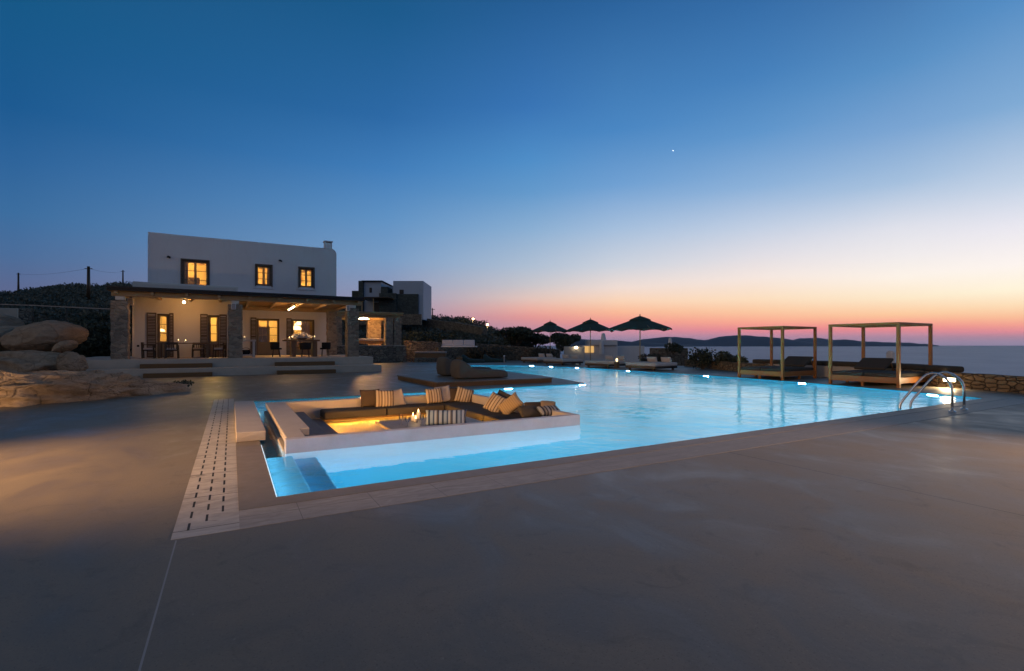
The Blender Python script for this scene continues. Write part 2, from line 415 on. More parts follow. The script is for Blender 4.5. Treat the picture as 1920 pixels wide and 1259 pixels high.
# ================================================================== SETTING
POOL = [(.36, 5.05), (6.0, 5.12), (12.6, 5.22), (17.41, 5.35), (18.03, 7.5), (18.85, 10.8), (19.35, 15.8), (19.3, 24.8), (18.2, 29.3), (15.6, 31.8),
        (13.4, 32.0), (12.95, 24.0), (12.4, 18.5), (11.4, 14.72), (.36, 14.09)]
LX0, LX1, LY0, LY1 = .62, 5.42, 7.15, 12.0
def terrain():
    # polar sheet around the house plot, reaching past the ridge on the land side and down to the sea on the right
    prof = [(-700, 545), (-200, 550), (0, 554), (60, 546), (130, 538), (210, 532), (290, 530), (420, 540), (560, 560), (700, 580), (795, 590), (830, 597), (880, 601), (915, 611), (950, 630), (1000, 645), (1060, 655)]
    def ridge(px):
        if px <= prof[0][0]: return prof[0][1]
        for (a, ya), (b, yb) in zip(prof, prof[1:]):
            if a <= px <= b: return ya + (yb-ya)*(px-a)/(b-a)
        return prof[-1][1]
    bm = bmesh.new(); rows = []
    angs = [math.radians(a) for a in range(-180, 181, 2)]
    angs = sorted(set([round(x, 4) for x in angs] + [round(math.radians(-60 + .4*i), 4) for i in range(300)]))
    ds = [0, 6, 12, 18, 22, 26, 30, 34, 38, 42, 46, 50, 56, 62, 70, 78, 88, 100, 115, 130, 150, 175, 210, 260, 330]
    for d in ds:
        row = []
        for th in angs:
            x, y = d*math.sin(YAW+th), d*math.cos(YAW+th)
            if abs(th) < 1.3:
                px = 960 + F*math.tan(th); dd = d*math.cos(th)
            else: px, dd = (-3000 if th < 0 else 5000), d
            if px <= 1060:
                D = 150 if px < 780 else 120 - (px-780)*.12
                hr = H + (HY - ridge(px))*D/F
                d0 = 28 if px < 250 else (44 if px < 1000 else 46)
                t = max(0, min(1, (dd-d0)/(D-d0)))
                z = -.9 + (hr+.9)*(t**.75 if px < 250 else t**.95)
                if dd > D: z = hr - (dd-D)*.12
                if px > 940: z = min(z, -.9 + max(0, (hr+.9)*t)) - max(0, dd-55)*.06*min(1, (px-940)/120)
            else:
                t = max(0, dd-24)
                z = -.9 - t*.16*min(1, (px-1060)/200) - max(0, dd-50)*.12
            if abs(th) > 1.3: z = -.9 if th < 0 else -.9 - max(0, d-25)*.2
            if dd > 22: z += (noise.fractal(Vector((x*.06, y*.06, 0)), 1, 2, 5))*min(2.2, (dd-20)*.022)
            row.append(bm.verts.new((x, y, max(z, -27))))
        rows.append(row)
    for i in range(len(ds)-1):
        for k in range(len(angs)-1):
            a, b, c, d = rows[i][k], rows[i][k+1], rows[i+1][k+1], rows[i+1][k]
            if i == 0: 
                if k % 2 == 0: pass
            try: bm.faces.new((a, b, c, d))
            except ValueError: pass
    bmesh.ops.remove_doubles(bm, verts=bm.verts, dist=.001)
    # open the sheet under the pool basin
    kill = [v for v in bm.verts if v.co.xy.length < 40 and 0 < v.co.x < 20 and 4.5 < v.co.y < 33]
    m = MB(); m.bm.free(); m.bm = bm
    for v in kill: v.co.z = -2.2
    o = m.build('terrain', M['terrain'], smooth=True); o['kind'] = 'structure'
    for p in o.data.polygons:
        if p.normal.z < 0: p.flip()
    return o
TER = terrain()
def tz(x, y):                            # terrain height
    ok, loc, n, i = TER.ray_cast(Vector((x, y, 200)), Vector((0, 0, -1)))
    return loc.z if ok else -.9
bpy.context.view_layer.update()
SEAWALL = [(16.2, -4.0), (19.0, 3.0), (20.2, 5.6), (20.75, 7.6), (22.4, 9.5), (22.9, 12.5), (22.9, 16), (24.6, 19.3), (26.6, 23.5), (28.6, 30), (29.2, 37)]
def structure(name, mb, mat, **k):
    o = mb.build(name, mat, **k); o['kind'] = 'structure'; return o
OUT = [(-18, -9), (14.5, -9)] + SEAWALL + [(26, 43), (-18, 43)]
d = MB().fill([OUT, POOL], 0.0)
structure('pool_deck', d, M['deck'], fixn=False)
# coping and strips, each a thin sheet over the deck
structure('slot_tile_strip', MB().box(-.38, .055, 4.32, 14.93, -.05, .004), M['tiles'])
structure('coping_tile_strip', MB().prism([(.055, 4.32), (9, 4.30), (17.9, 4.42), (17.75, 5.0), (12.6, 4.9), (6, 4.82), (.055, 4.80)], -.05, .004), M['coping'])
structure('pool_coping', MB().prism([(.055, 4.80), (6, 4.82), (12.6, 4.9), (17.75, 5.0), (17.41, 5.35), (12.6, 5.22), (6, 5.12), (.36, 5.05), (.36, 14.09), (11.4, 14.72), (11.3, 15.0), (.055, 14.5)], -.06, .008), M['edge'])
# basin
def basin():
    m = MB(); n = len(POOL); zb = -1.25
    top = [m.bm.verts.new((x, y, -.004)) for x, y in POOL]; bot = [m.bm.verts.new((x, y, zb)) for x, y in POOL]
    for i in range(n): m.bm.faces.new((top[i], bot[i], bot[(i+1)%n], top[(i+1)%n]))
    es = [m.bm.edges.get((bot[i], bot[(i+1)%n])) for i in range(n)]
    bmesh.ops.triangle_fill(m.bm, use_beauty=True, edges=es, normal=(0, 0, 1))
    return m
structure('pool_basin', basin(), M['basin'])
st = MB()
for k, (xa, z) in enumerate(((.70, -.17), (1.00, -.38))): st.box(.362, xa, 5.056+.002*k, 7.148, -1.249, z-.001*k)
structure('pool_steps', st, M['stepblue'], bevel=.02)
structure('pool_water', MB().fill([[(x, y) for x, y in POOL], [(LX0, LY0), (LX1, LY0), (LX1, LY1), (LX0, LY1)]], -.022), M['water'], fixn=False)
# sea and far islands
sm = MB(); R = 60000
ring = [sm.bm.verts.new((R*math.sin(k*PI/36), R*math.cos(k*PI/36), -22)) for k in range(72)]
f = sm.bm.faces.new(ring)
if f.normal.z < 0: f.normal_flip()
structure('sea', sm, M['sea'])
def island(name, prof, D, depth, base=-24):
    m = MB(); rows = []
    n = 60
    x0, x1 = prof[0][0], prof[-1][0]
    for j in range(9):
        v = j/8; row = []
        for i in range(n+1):
            px = x0 + (x1-x0)*i/n
            for (a, ya), (b, yb) in zip(prof, prof[1:]):
                if a <= px <= b: y = ya + (yb-ya)*(px-a)/(b-a); break
            top = (HY + .8 - y)*D/F
            s_ = math.sin(PI*v)**.8
            top += noise.noise(Vector((px*.09, v*3, D*.001)))*D*.0012*s_
            p = pix(px, HY, D + (v-.5)*depth*2)
            row.append(m.bm.verts.new((p.x, p.y, base + max(0, top - base + H - 1.4)*s_)))
        rows.append(row)
    for a, b in zip(rows, rows[1:]):
        for i in range(n): m.bm.faces.new((a[i], a[i+1], b[i+1], b[i]))
    o = m.build(name, M['island'], smooth=True); o['kind'] = 'structure'
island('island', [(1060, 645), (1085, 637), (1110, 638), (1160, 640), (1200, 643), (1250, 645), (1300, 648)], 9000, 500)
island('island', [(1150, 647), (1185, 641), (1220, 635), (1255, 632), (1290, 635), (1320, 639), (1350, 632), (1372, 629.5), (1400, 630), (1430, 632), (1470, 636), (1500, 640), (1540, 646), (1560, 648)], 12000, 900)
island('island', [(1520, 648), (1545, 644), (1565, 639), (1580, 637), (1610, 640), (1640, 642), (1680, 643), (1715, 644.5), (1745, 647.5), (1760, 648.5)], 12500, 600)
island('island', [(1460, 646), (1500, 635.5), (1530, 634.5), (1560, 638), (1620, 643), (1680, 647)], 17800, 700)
# ================================================================== FOLIAGE
def leaves(bm, blobs, n, size, flat=.5, tilt=1.0):
    tot = sum(b[3]*b[4]*b[5] for b in blobs)
    for (cx, cy, cz, rx, ry, rz) in blobs:
        for _ in range(max(8, int(n*rx*ry*rz/tot))):
            while True:
                p = Vector((random.uniform(-1, 1), random.uniform(-1, 1), random.uniform(-1, 1)))
                if p.length <= 1: break
            p = p.normalized()*(p.length**.45)*random.uniform(.82, 1.10)
            c = Vector((cx+p.x*rx, cy+p.y*ry, cz+p.z*rz))
            u = Vector((random.gauss(0, 1), random.gauss(0, 1), random.gauss(0, 1))).normalized()
            w = u.orthogonal().normalized(); w = (Matrix.Rotation(random.uniform(0, 6.28), 3, u) @ w)
            L = size*random.uniform(.6, 1.4); W = L*random.uniform(.35, .6)
            v = [bm.verts.new(c+u*L), bm.verts.new(c+w*W), bm.verts.new(c-u*L), bm.verts.new(c-w*W)]
            bm.faces.new(v)
def bush(name, label, cat, loc, w, h, dpt, mat, n=1500, size=.09, group=None, lumps=7, seed=1, stem=True):
    random.seed(seed)
    r = thing(name, label, cat, loc, random.uniform(0, 6), group)
    bl = []
    for k in range(lumps):
        a = random.uniform(0, 6.28); q = random.uniform(.1, .62)
        hh = random.uniform(.3, .72)
        bl.append((math.cos(a)*q*w/2, math.sin(a)*q*dpt/2, h*hh, w*random.uniform(.20, .34), dpt*random.uniform(.2, .34), h*random.uniform(.2, .30)))
    m = MB(); leaves(m.bm, bl, n, size); m.build('foliage', mat, r, fixn=False)
    if stem:
        m = MB()
        for b in bl[:5]:
            m.tube([(0, 0, -.1), (b[0]*.4, b[1]*.4, h*.2), (b[0], b[1], b[2])], [.035*h, .025*h, .008*h], 6)
        m.build('stem', M['bark'], r)
    return r
def tree(label, loc, w, h, trunk, mat, n=3500, size=.14, seed=1, group=None, lumps=11):
    random.seed(seed)
    r = thing('tree', label, 'tree', loc, 0, group)
    m = MB(); bl = []
    m.tube([(0, 0, -.3), (.06*h, 0, trunk*.6), (.02*h, .03*h, trunk*1.2)], [.05*h, .038*h, .028*h], 8)
    for k in range(lumps):
        a = random.uniform(0, 6.28); q = random.uniform(.15, .72)
        z = trunk + (h-trunk)*random.uniform(.22, .85)
        b = (math.cos(a)*q*w/2, math.sin(a)*q*w/2, z, w*random.uniform(.15, .24), w*random.uniform(.15, .24), (h-trunk)*random.uniform(.13, .22))
        bl.append(b)
        m.tube([(.02*h, .02*h, trunk*1.1), (b[0]*.5, b[1]*.5, (trunk+z)/2), b[:3]], [.024*h, .016*h, .006*h], 6)
    m.build('trunk', M['bark'], r)
    m = MB(); leaves(m.bm, bl, n, size); m.build('crown', mat, r, fixn=False)
    return r
# scrub over the hillside: nobody could count it
random.seed(21)
sc_ = MB()
for i in range(3400):
    px = random.uniform(-200, 960); dd = random.choice([random.uniform(38, 80), random.uniform(60, 110), random.uniform(95, 155)])
    if 250 < px < 760 and dd < 60: continue
    if px <= 250 and dd < 44: continue
    p = pix(px, HY, dd)
    z = tz(p.x, p.y)
    s0 = random.uniform(.4, 1.25)*(.6+dd/160)
    leaves(sc_.bm, [(p.x, p.y, z+s0*.2, s0, s0, s0*.5)], 62, .16*s0)
o = sc_.build('hillside_scrub', M['scrub'], fixn=False); o['kind'] = 'stuff'
# ================================================================== VILLA
TZ = .77                                  # terrace level
YA, YM = 31.3, 35.6                       # front planes of the annex and of the main block
villa = thing('villa', 'white two storey cubic villa with lit windows and a porch on stone columns', 'house', (0, 33, 0))
def facade(m, x0, x1, z0, z1, y0, y1, ops, ends=True):
    xs = sorted(set([x0, x1] + [v for o in ops for v in o[:2]])); zs = sorted(set([z0, z1] + [v for o in ops for v in o[2:]]))
    V = {}
    def vt(x, y, z):
        k = (round(x, 4), round(y, 4), round(z, 4))
        if k not in V: V[k] = m.bm.verts.new((x, y, z))
        return V[k]
    def solid(i, j):
        if not (0 <= i < len(xs)-1 and 0 <= j < len(zs)-1): return False
        cx, cz = (xs[i]+xs[i+1])/2, (zs[j]+zs[j+1])/2
        return not any(o[0] < cx < o[1] and o[2] < cz < o[3] for o in ops)
    for i in range(len(xs)-1):
        for j in range(len(zs)-1):
            if not solid(i, j): continue
            a, b, c, d = xs[i], xs[i+1], zs[j], zs[j+1]
            for y in (y0, y1): m.bm.faces.new((vt(a, y, c), vt(b, y, c), vt(b, y, d), vt(a, y, d)))
            if not solid(i-1, j): m.bm.faces.new((vt(a, y0, c), vt(a, y1, c), vt(a, y1, d), vt(a, y0, d)))
            if not solid(i+1, j): m.bm.faces.new((vt(b, y0, c), vt(b, y1, c), vt(b, y1, d), vt(b, y0, d)))
            if not solid(i, j-1): m.bm.faces.new((vt(a, y0, c), vt(b, y0, c), vt(b, y1, c), vt(a, y1, c)))
            if not solid(i, j+1): m.bm.faces.new((vt(a, y0, d), vt(b, y0, d), vt(b, y1, d), vt(a, y1, d)))
def rect(pa, pb, Y):                      # opening from two photo pixels on plane y=Y
    a, b = ony(pa[0], pa[1], Y), ony(pb[0], pb[1], Y)
    return (a.x, b.x, b.z, a.z)
W1, W2, W3 = rect((341, 487), (391, 534), YM), rect((480, 497), (509, 537), YM), rect((561, 502), (588, 540), YM)
W1 = (W1[0], W1[1], 4.75, W1[3])
D3, D4 = rect((481, 597), (524, 661), YM), rect((547, 598), (590, 661), YM)
D3 = (D3[0], D3[1], TZ, 3.12); D4 = (D4[0], D4[1], TZ, 3.12)
D1, D2 = rect((294, 586), (317, 660), YA), rect((390, 588), (411, 660), YA)
D1 = (D1[0], D1[1], TZ, 3.03); D2 = (D2[0], D2[1], TZ, 3.03)
XL, XR, ZT = -4.22, 6.27, 8.0
m = MB()
facade(m, XL, XR, .5, ZT, YM, YM+.4, [W1, W2, W3, D3, D4, (XR-.4, XR, ZT-.4, ZT)])
arc = [(XR-.4+.4*math.sin(a*PI/16), ZT-.4+.4*math.cos(a*PI/16)) for a in range(9)] + [(XR-.4, ZT-.4)]
va = [m.bm.verts.new((x, YM, z)) for x, z in arc]; vb = [m.bm.verts.new((x, 43, z)) for x, z in arc]
m.bm.faces.new(va); m.bm.faces.new(vb[::-1])
for i in range(len(arc)): m.bm.faces.new((va[i], va[(i+1)%len(arc)], vb[(i+1)%len(arc)], vb[i]))
m.box(XL, XL+.4, YM+.4, 43, .5, ZT); m.box(XR-.4, XR, YM+.4, 43, .5, ZT-.4); m.box(XL+.4, XR-.4, 42.6, 43, .5, ZT)
m.box(XL+.4, XR-.4, YM+.4, 42.6, 7.0, 7.2)
bmesh.ops.remove_doubles(m.bm, verts=m.bm.verts, dist=.002)
es = [e for e in m.bm.edges if all(abs(v.co.z-ZT) < .001 and abs(v.co.y-YM) < .001 and v.co.x < XR-.39 for v in e.verts)
      or all(abs(v.co.x-XL) < .001 and abs(v.co.y-YM) < .001 for v in e.verts)]
bmesh.ops.bevel(m.bm, geom=es, offset=.10, segments=4, affect='EDGES', profile=.5)
main = m.build('wall', M['plaster'], villa, world=True)
# rooms behind the openings: lit inside
m = MB()
def room(m, x0, x1, y0, y1, z0, z1):
    m.box(x0, x1, y1, y1+.05, z0, z1); m.box(x0-.05, x0, y0, y1, z0, z1); m.box(x1, x1+.05, y0, y1, z0, z1)
    m.box(x0, x1, y0, y1, z1, z1+.05); m.box(x0, x1, y0, y1, z0-.05, z0)
room(m, XL+.5, XR-.5, YM+.41, 40.5, TZ-.02, 3.6)
room(m, XL+.5, -1.0, YM+.41, 39.5, 4.2, 6.8); room(m, -.8, 3.0, YM+.41, 39.5, 4.2, 6.8); room(m, 3.2, XR-.5, YM+.41, 39.5, 4.2, 6.8)
room(m, -4.0, .0, YA+.36, YM-.12, TZ-.02, 3.55)
m.build('room', M['inner'], villa, world=True)
# annex with roof terrace parapet
AX0, AX1 = -4.34, .33
m = MB()
facade(m, AX0, AX1, .5, 4.64, YA, YA+.35, [D1, D2])
m.box(AX0, AX0+.35, YA+.35, YM-.01, .5, 4.64); m.box(AX1-.35, AX1, YA+.35, YM-.01, .5, 4.64); m.box(AX0+.35, AX1-.35, YA+.35, YM-.01, 3.75, 4.1)
bmesh.ops.remove_doubles(m.bm, verts=m.bm.verts, dist=.002)
es = [e for e in m.bm.edges if all(abs(v.co.z-4.64) < .001 and abs(v.co.y-YA) < .001 for v in e.verts)
      or all(abs(v.co.y-YA) < .001 and (abs(v.co.x-AX0) < .001) for v in e.verts) or all(abs(v.co.y-YA) < .001 and (abs(v.co.x-AX1) < .001) for v in e.verts)]
bmesh.ops.bevel(m.bm, geom=es, offset=.13, segments=4, affect='EDGES', profile=.5)
m.build('annex_wall', M['plaster2'], villa, world=True)
m = MB().box(.33, 2.1, YM-1.2, YM-.02, 4.02, 4.42)
m.build('parapet', M['plaster'], villa, world=True, bevel=.15, seg=4)
# chimney
c = ony(615, 462, YM+1.5)
m = MB().box(c.x-.25, c.x+.25, YM+1.3, YM+1.8, 7.1, c.z+.2); m.box(c.x-.3, c.x+.3, YM+1.25, YM+1.85, c.z+.26, c.z+.34)
for sx in (-.2, .2): m.box(c.x+sx-.05, c.x+sx+.05, YM+1.32, YM+1.78, c.z+.2, c.z+.26)
m.build('chimney', M['plaster'], villa, world=True, bevel=.02)
def window(op, Y, name, rows=3, cols=2, panel=0.0, surround=True, shutters=(0, 0), depth=.14):
    x0, x1, z0, z1 = op
    r = .07
    m = MB()
    y0, y1 = Y+depth, Y+depth+.08
    m.box(x0, x0+r, y0, y1, z0, z1); m.box(x1-r, x1, y0, y1, z0, z1); m.box(x0+r, x1-r, y0, y1, z1-r, z1); m.box(x0+r, x1-r, y0, y1, z0, z0+r)
    fr = m.build(name, M['shutter'], villa, world=True)
    m = MB(); y0 += .01; y1 -= .01
    gx0, gx1, gz0, gz1 = x0+r, x1-r, z0+r, z1-r
    if panel: 
        m.box(gx0, gx1, y0+.012, y1-.012, gz0, gz0+panel); gz0 += panel
    w = (gx1-gx0)/cols
    for k in range(cols):
        a, b = gx0+k*w, gx0+(k+1)*w
        m.box(a+.004, a+.06, y0, y1, gz0, gz1); m.box(b-.06, b-.004, y0, y1, gz0, gz1)
        m.box(a+.06, b-.06, y0, y1, gz0, gz0+.06); m.box(a+.06, b-.06, y0, y1, gz1-.06, gz1)
        for q in range(1, rows):
            z = gz0+(gz1-gz0)*q/rows; m.box(a+.06, b-.06, y0+.01, y1-.01, z-.02, z+.02)
    sub = m.build('sash', M['sash'], fr); sub.matrix_local = Matrix.Translation(-Vector(villa.location))
    m = MB().box(gx0+.05, gx1-.05, y0+.03, y0+.036, gz0+.05, gz1-.05)
    sub = m.build('pane', M['glass'], fr); sub.matrix_local = Matrix.Translation(-Vector(villa.location))
    if surround:
        m = MB(); w = .17
        m.box(x0-w, x0-.06, Y-.035, Y+.02, z0-.1, z1+w); m.box(x1+.06, x1+w, Y-.035, Y+.02, z0-.1, z1+w); m.box(x0-.06, x1+.06, Y-.035, Y+.02, z1+.06, z1+w)
        m.box(x0-w, x1+w, Y-.06, Y+.02, z0-.19, z0-.1)
        m.build('window_surround', M['plaster'], villa, world=True, bevel=.015)
        m = MB()
        m.box(x0-.06, x0, Y-.07, Y+.13, z0-.05, z1+.06); m.box(x1, x1+.06, Y-.07, Y+.13, z0-.05, z1+.06); m.box(x0, x1, Y-.07, Y+.13, z1, z1+.06)
        m.build('window_casing', M['shutter'], villa, world=True)
    for side, sw in ((-1, shutters[0]), (1, shutters[1])):
        if not sw: continue
        xa, xb = (x0-sw, x0-.01) if side < 0 else (x1+.01, x1+sw)
        m = MB(); m.box(xa, xa+.05, Y-.06, Y-.012, z0+.02, z1+.05); m.box(xb-.05, xb, Y-.06, Y-.012, z0+.02, z1+.05)
        for zz in (z0+.02, (z0+z1)/2-.04, z1-.03): m.box(xa+.05, xb-.05, Y-.06, Y-.012, zz, zz+.08)
        for q in range(26):
            z = z0+.12+(z1-z0-.2)*q/26
            m.box(xa+.05, xb-.05, Y-.045, Y-.02, z, z+.055)
        m.build('shutter', M['shutter'], villa, world=True)
window(W1, YM, 'window'); window(W2, YM, 'window'); window(W3, YM, 'window')
window(D1, YA, 'french_door', 3, 1, .72, False, (.42, .20)); window(D2, YA, 'french_door', 3, 1, .72, False, (.36, .36))
window(D3, YM, 'french_door', 3, 2, .72, False, (.34, .0)); window(D4, YM, 'french_door', 1, 1, .3, False, (.32, .0))
# porch roof on beams
RX0, RX1, RY0 = -4.82, 6.45, 28.1
m = MB().box(RX0, RX1, RY0, YA-.01, 3.86, 3.99); m.box(AX1+.01, RX1, YA-.01, YM-.01, 3.86, 3.99)
m.build('porch_roof', M['porchwood'], villa, world=True)
m = MB().box(RX0-.03, RX1+.03, RY0-.03, YA-.02, 3.995, 4.06); m.box(AX1+.02, RX1+.03, YA-.02, YM-.03, 3.995, 4.06)
m.build('roof_membrane', M['dark'], villa, world=True)
MB().box(RX0+.1, RX1-.1, 28.42, 28.64, 3.64, 3.857).build('porch_beam', M['beam'], villa, world=True, bevel=.015)
MB().box(AX1+.02, RX1-.1, YM-.3, YM-.06, 3.62, 3.857).build('porch_beam', M['beam'], villa, world=True, bevel=.015)
for k in range(9):
    x = RX0+.3+k*(RX1-RX0-.6)/8
    ye = YA-.02 if x < AX1+.1 else YM-.32
    MB().box(x-.06, x+.06, RY0+.05, ye, 3.70 if 0 else 3.72, 3.855).build('rafter', M['beam'], villa, world=True, bevel=.01)
def column(x, y, w, z0, z1, root, cap=True, mat='stone', jit=.018, seed=0):
    random.seed(seed); m = MB(); n = int((z1-z0)/.12); seg = 4
    rings = []
    for j in range(n+1):
        z = z0+(z1-z0)*j/n; ring = []
        for sx, sy, ex, ey in ((-1, -1, 1, 0), (1, -1, 0, 1), (1, 1, -1, 0), (-1, 1, 0, -1)):
            for k in range(seg):
                px_, py_ = x+(sx+2*ex*k/seg)*w/2, y+(sy+2*ey*k/seg)*w/2
                ring.append(m.bm.verts.new((px_+random.uniform(-jit, jit), py_+random.uniform(-jit, jit), z)))
        rings.append(ring)
    N_ = seg*4
    for j in range(n):
        for k in range(N_): m.bm.faces.new((rings[j][k], rings[j][(k+1)%N_], rings[j+1][(k+1)%N_], rings[j+1][k]))
    m.bm.faces.new(rings[0][::-1]); m.bm.faces.new(rings[-1])
    col = m.build('column', M[mat], root, world=True)
    if cap:
        m = MB().box(x-.17, x+.17, y-.17, y+.17, z1+.035, z1+.2)
        q = m.build('capital', M['plaster2'], col, bevel=.01); q.matrix_local = Matrix.Translation(-Vector(root.location))
    return col
for k, x in enumerate((-4.40, .17, 5.86)): column(x, 28.55, .62, TZ, 3.43, villa, seed=k)
column(5.75, 34.4, .56, TZ, 3.62, villa, cap=False, seed=5)
# terrace and steps (the plinth of the house)
m = MB().box(-6.6, 6.85, 27.85, 36, -.6, TZ)
structure('terrace', m, M['terrace'], bevel=.02)
structure('terrace_step', MB().box(-6.7, 7.0, 26.65, 27.849, -.6, .36), M['terrace'], bevel=.02)
def wstep(pa, pb, y0, y1, z0, z1, label):
    a, b = ony(pa, 690, y0), ony(pb, 690, y0)
    r = MB().box(a.x, b.x, y0, y1, z0, z1).build('wooden_step', M['stepwood'], bevel=.012)
    tag(r, label, 'step', 'wooden steps up to the porch')
wstep(262, 398, 27.45, 27.848, .361, .56, 'brown wooden step against the terrace edge left of the middle column, upper of two')
wstep(268, 398, 26.25, 26.648, .001, .19, 'brown wooden step on the deck in front of the left dining table')
wstep(516, 628, 27.45, 27.848, .361, .56, 'brown wooden step against the terrace edge below the right dining table, upper of two')
wstep(520, 630, 26.25, 26.648, .001, .19, 'brown wooden step on the deck below the right porch')
# interior light
ROOM = (1.0, .63, .17)
for (x, y, z, p) in ((-2.7, 38, 6.1, 170), (1.2, 38, 6.1, 150), (4.5, 38, 6.1, 150), (-3.3, 33.6, 3.0, 90), (-.9, 33.6, 3.0, 190), (1.5, 38.4, 3.0, 240), (4.6, 38.8, 3.2, 200)):
    lamp('room_light', 'POINT', (x, y, z), p, ROOM, villa, shadow_soft_size=.15)
# curtain and pendants seen through the right door
m = MB()
n = 40; rows = []
for zz in (TZ, 3.1):
    rows.append([m.bm.verts.new((D4[1]-.75+.85*i/n, YM+.75+.05*math.sin(i*1.25), zz)) for i in range(n+1)])
for i in range(n): m.bm.faces.new((rows[0][i], rows[0][i+1], rows[1][i+1], rows[1][i]))
tag(m.build('curtain', M['curtain'], smooth=True), 'amber curtain hanging inside the rightmost porch door', 'curtain')
def inside_curtain(x0, x1, y, z0, z1, label):
    m = MB(); n = 24
    rows = [[m.bm.verts.new((x0+(x1-x0)*i/n, y+.035*math.sin(i*1.4), zz)) for i in range(n+1)] for zz in (z0, z1)]
    for i in range(n): m.bm.faces.new((rows[0][i], rows[0][i+1], rows[1][i+1], rows[1][i]))
    tag(m.build('curtain', M['curtain'], smooth=True), label, 'curtain')
inside_curtain(W1[0]-.2, W1[0]+.28, YM+.6, 4.3, 6.7, 'amber curtain drawn aside inside the largest upper window')
inside_curtain(W2[1]-.22, W2[1]+.3, YM+.6, 4.3, 6.7, 'amber curtain drawn aside inside the middle upper window')
inside_curtain(W3[0]-.3, W3[0]+.2, YM+.6, 4.3, 6.7, 'amber curtain drawn aside inside the rightmost upper window')
def cabinet(x, y, w, h, label, base=TZ):
    t = thing('cabinet', label, 'cabinet', (x, y, base))
    MB().box(-w/2, w/2, -.2, .2, 0, h).build('body', M['tablewood'], t, bevel=.01)
    for s_ in (-1, 1):
        d_ = MB().box(min(s_*.01, s_*(w/2-.03)), max(s_*.01, s_*(w/2-.03)), -.215, -.201, .06, h-.04).build('door', M['darkwood'], t)
        MB().box(s_*.05-.01, s_*.05+.01, -.235, -.216, h*.5-.06, h*.5+.06).build('handle', M['steel'], d_)
cabinet(D3[0]+.45, YM+2.6, .9, 1.9, 'dark wooden cabinet inside, seen through the left leaf of the third porch door')
cabinet(D4[1]-.9, YM+3.6, 1.0, 1.1, 'low wooden cabinet inside, behind the dome lamps of the rightmost porch door')
cabinet(D1[1]+.1, YA+2.9, .5, 1.7, 'narrow wooden cabinet inside, seen through the leftmost porch door')
cabinet(W1[0]+.3, 38.4, .9, 1.6, 'wooden wardrobe inside, low behind the largest upper window', 4.2)
def pendant(p, rad, label, hang):
    t = thing('pendant_lamp', label, 'lamp', p, 0, 'dome lamps inside the villa')
    MB().lathe([(.02, .18*rad/.25), (rad*.5, .15*rad/.25), (rad*.9, .06), (rad, -.03), (rad*.97, -.03), (.01, -.01)], seg=20).build('lamp_shade', M['warmlow'], t)
    MB().tube([(0, 0, .15), (0, 0, hang)], .008, 6).build('cord', M['dark'], t)
pendant(ony(555.5, 618, YM+2.2), .40, 'lower glowing white dome lamp seen through the rightmost porch door', 1.0)
pendant(ony(562, 609, YM+3.4), .36, 'upper glowing white dome lamp seen through the rightmost porch door', .7)
pendant(ony(302.5, 621, YA+2.2), .17, 'small glowing dome lamp seen through the leftmost porch door', .75)
# lamps of the porch
p = ony(345, 567, 29.9)
t = thing('ceiling_lamp', 'small round white lamp glowing under the left porch ceiling', 'lamp', p)
MB().lathe([(.001, -.07), (.05, -.05), (.07, 0), (.05, .05), (.001, .07)], seg=14).build('bulb', M['warm'], t)
MB().tube([(0, 0, .06), (0, 0, 3.855-p.z)], .02, 8).build('stem', M['dark'], t)
lamp('porch_light', 'POINT', p - Vector((0, 0, .12)), 42, WARM, t, shadow_soft_size=.08)
t = thing('tube_lamp', 'long thin white tube lamp glowing under the right porch ceiling', 'lamp', (3.05, 31.6, 3.55))
MB().tube([(0, -1.6, 0), (0, 1.6, 0)], .025, 10).build('tube', M['warm'], t)
m = MB().box(-.06, .06, -1.65, 1.65, .05, .1)
for y in (-1.4, 1.4): m.tube([(0, y, .1), (0, y, .31)], .012, 6)
m.build('housing', M['dark'], t)
for y in (30.4, 32.8):
    lamp('porch_light', 'POINT', (3.05, y, 3.3), 17, WARM, t, shadow_soft_size=.15)
    lamp('porch_light', 'SPOT', (3.05, y, 3.45), 210, WARM, t, target=(3.05, y, 0), spot_size=math.radians(84), spot_blend=.8, shadow_soft_size=.15)
lamp('porch_light', 'AREA', (3.05, 31.6, 3.58), 100, WARM, t, target=(3.05, 31.6, 4), shape='RECTANGLE', size=.1, size_y=3.2)
# small things on the villa's walls
def wallspot(px, py, Y, label):
    p = ony(px, py, Y)
    t = thing('wall_spotlight', label, 'lamp', (p.x, Y, p.z), 0, 'unlit spots on the upper wall')
    MB().box(-.05, .05, -.03, -.002, -.05, .05).build('bracket', M['dark'], t)
    MB().tube([(.02, -.04, .02), (.10, -.22, -.06)], .06, 10).build('spot_head', M['dark'], t)
wallspot(315, 482, YM, 'small dark spotlight on the upper wall left of the largest lit window')
wallspot(524, 489, YM, 'small dark spotlight on the upper wall between the two right windows')
for px, py, w, h, lab in ((245, 566, .22, .34, 'white wall speaker under the porch roof beside the leftmost stone column'),
                          (438, 575, .2, .3, 'white wall speaker on the middle stone column'),
                          (652, 578, .18, .28, 'white speaker box at the top of the rightmost porch column')):
    p = ony(px, py, 28.15 if px > 300 else 30.6)
    t = thing('speaker', lab, 'speaker', p, 0, 'white speakers on the porch')
    MB().box(-w/2, w/2, -.08, .08, -h/2, h/2).build('cabinet', M['white'], t, bevel=.015)
    MB().box(-w/2+.02, w/2-.02, -.088, -.081, -h/2+.02, h/2-.02).build('grille', M['palegrey'], t)
    MB().bar((0, .08, 0), (0, .4 if px < 300 else .09, 0), .04, .04).build('bracket', M['dark'], t)
p = ony(259, 649, YA)
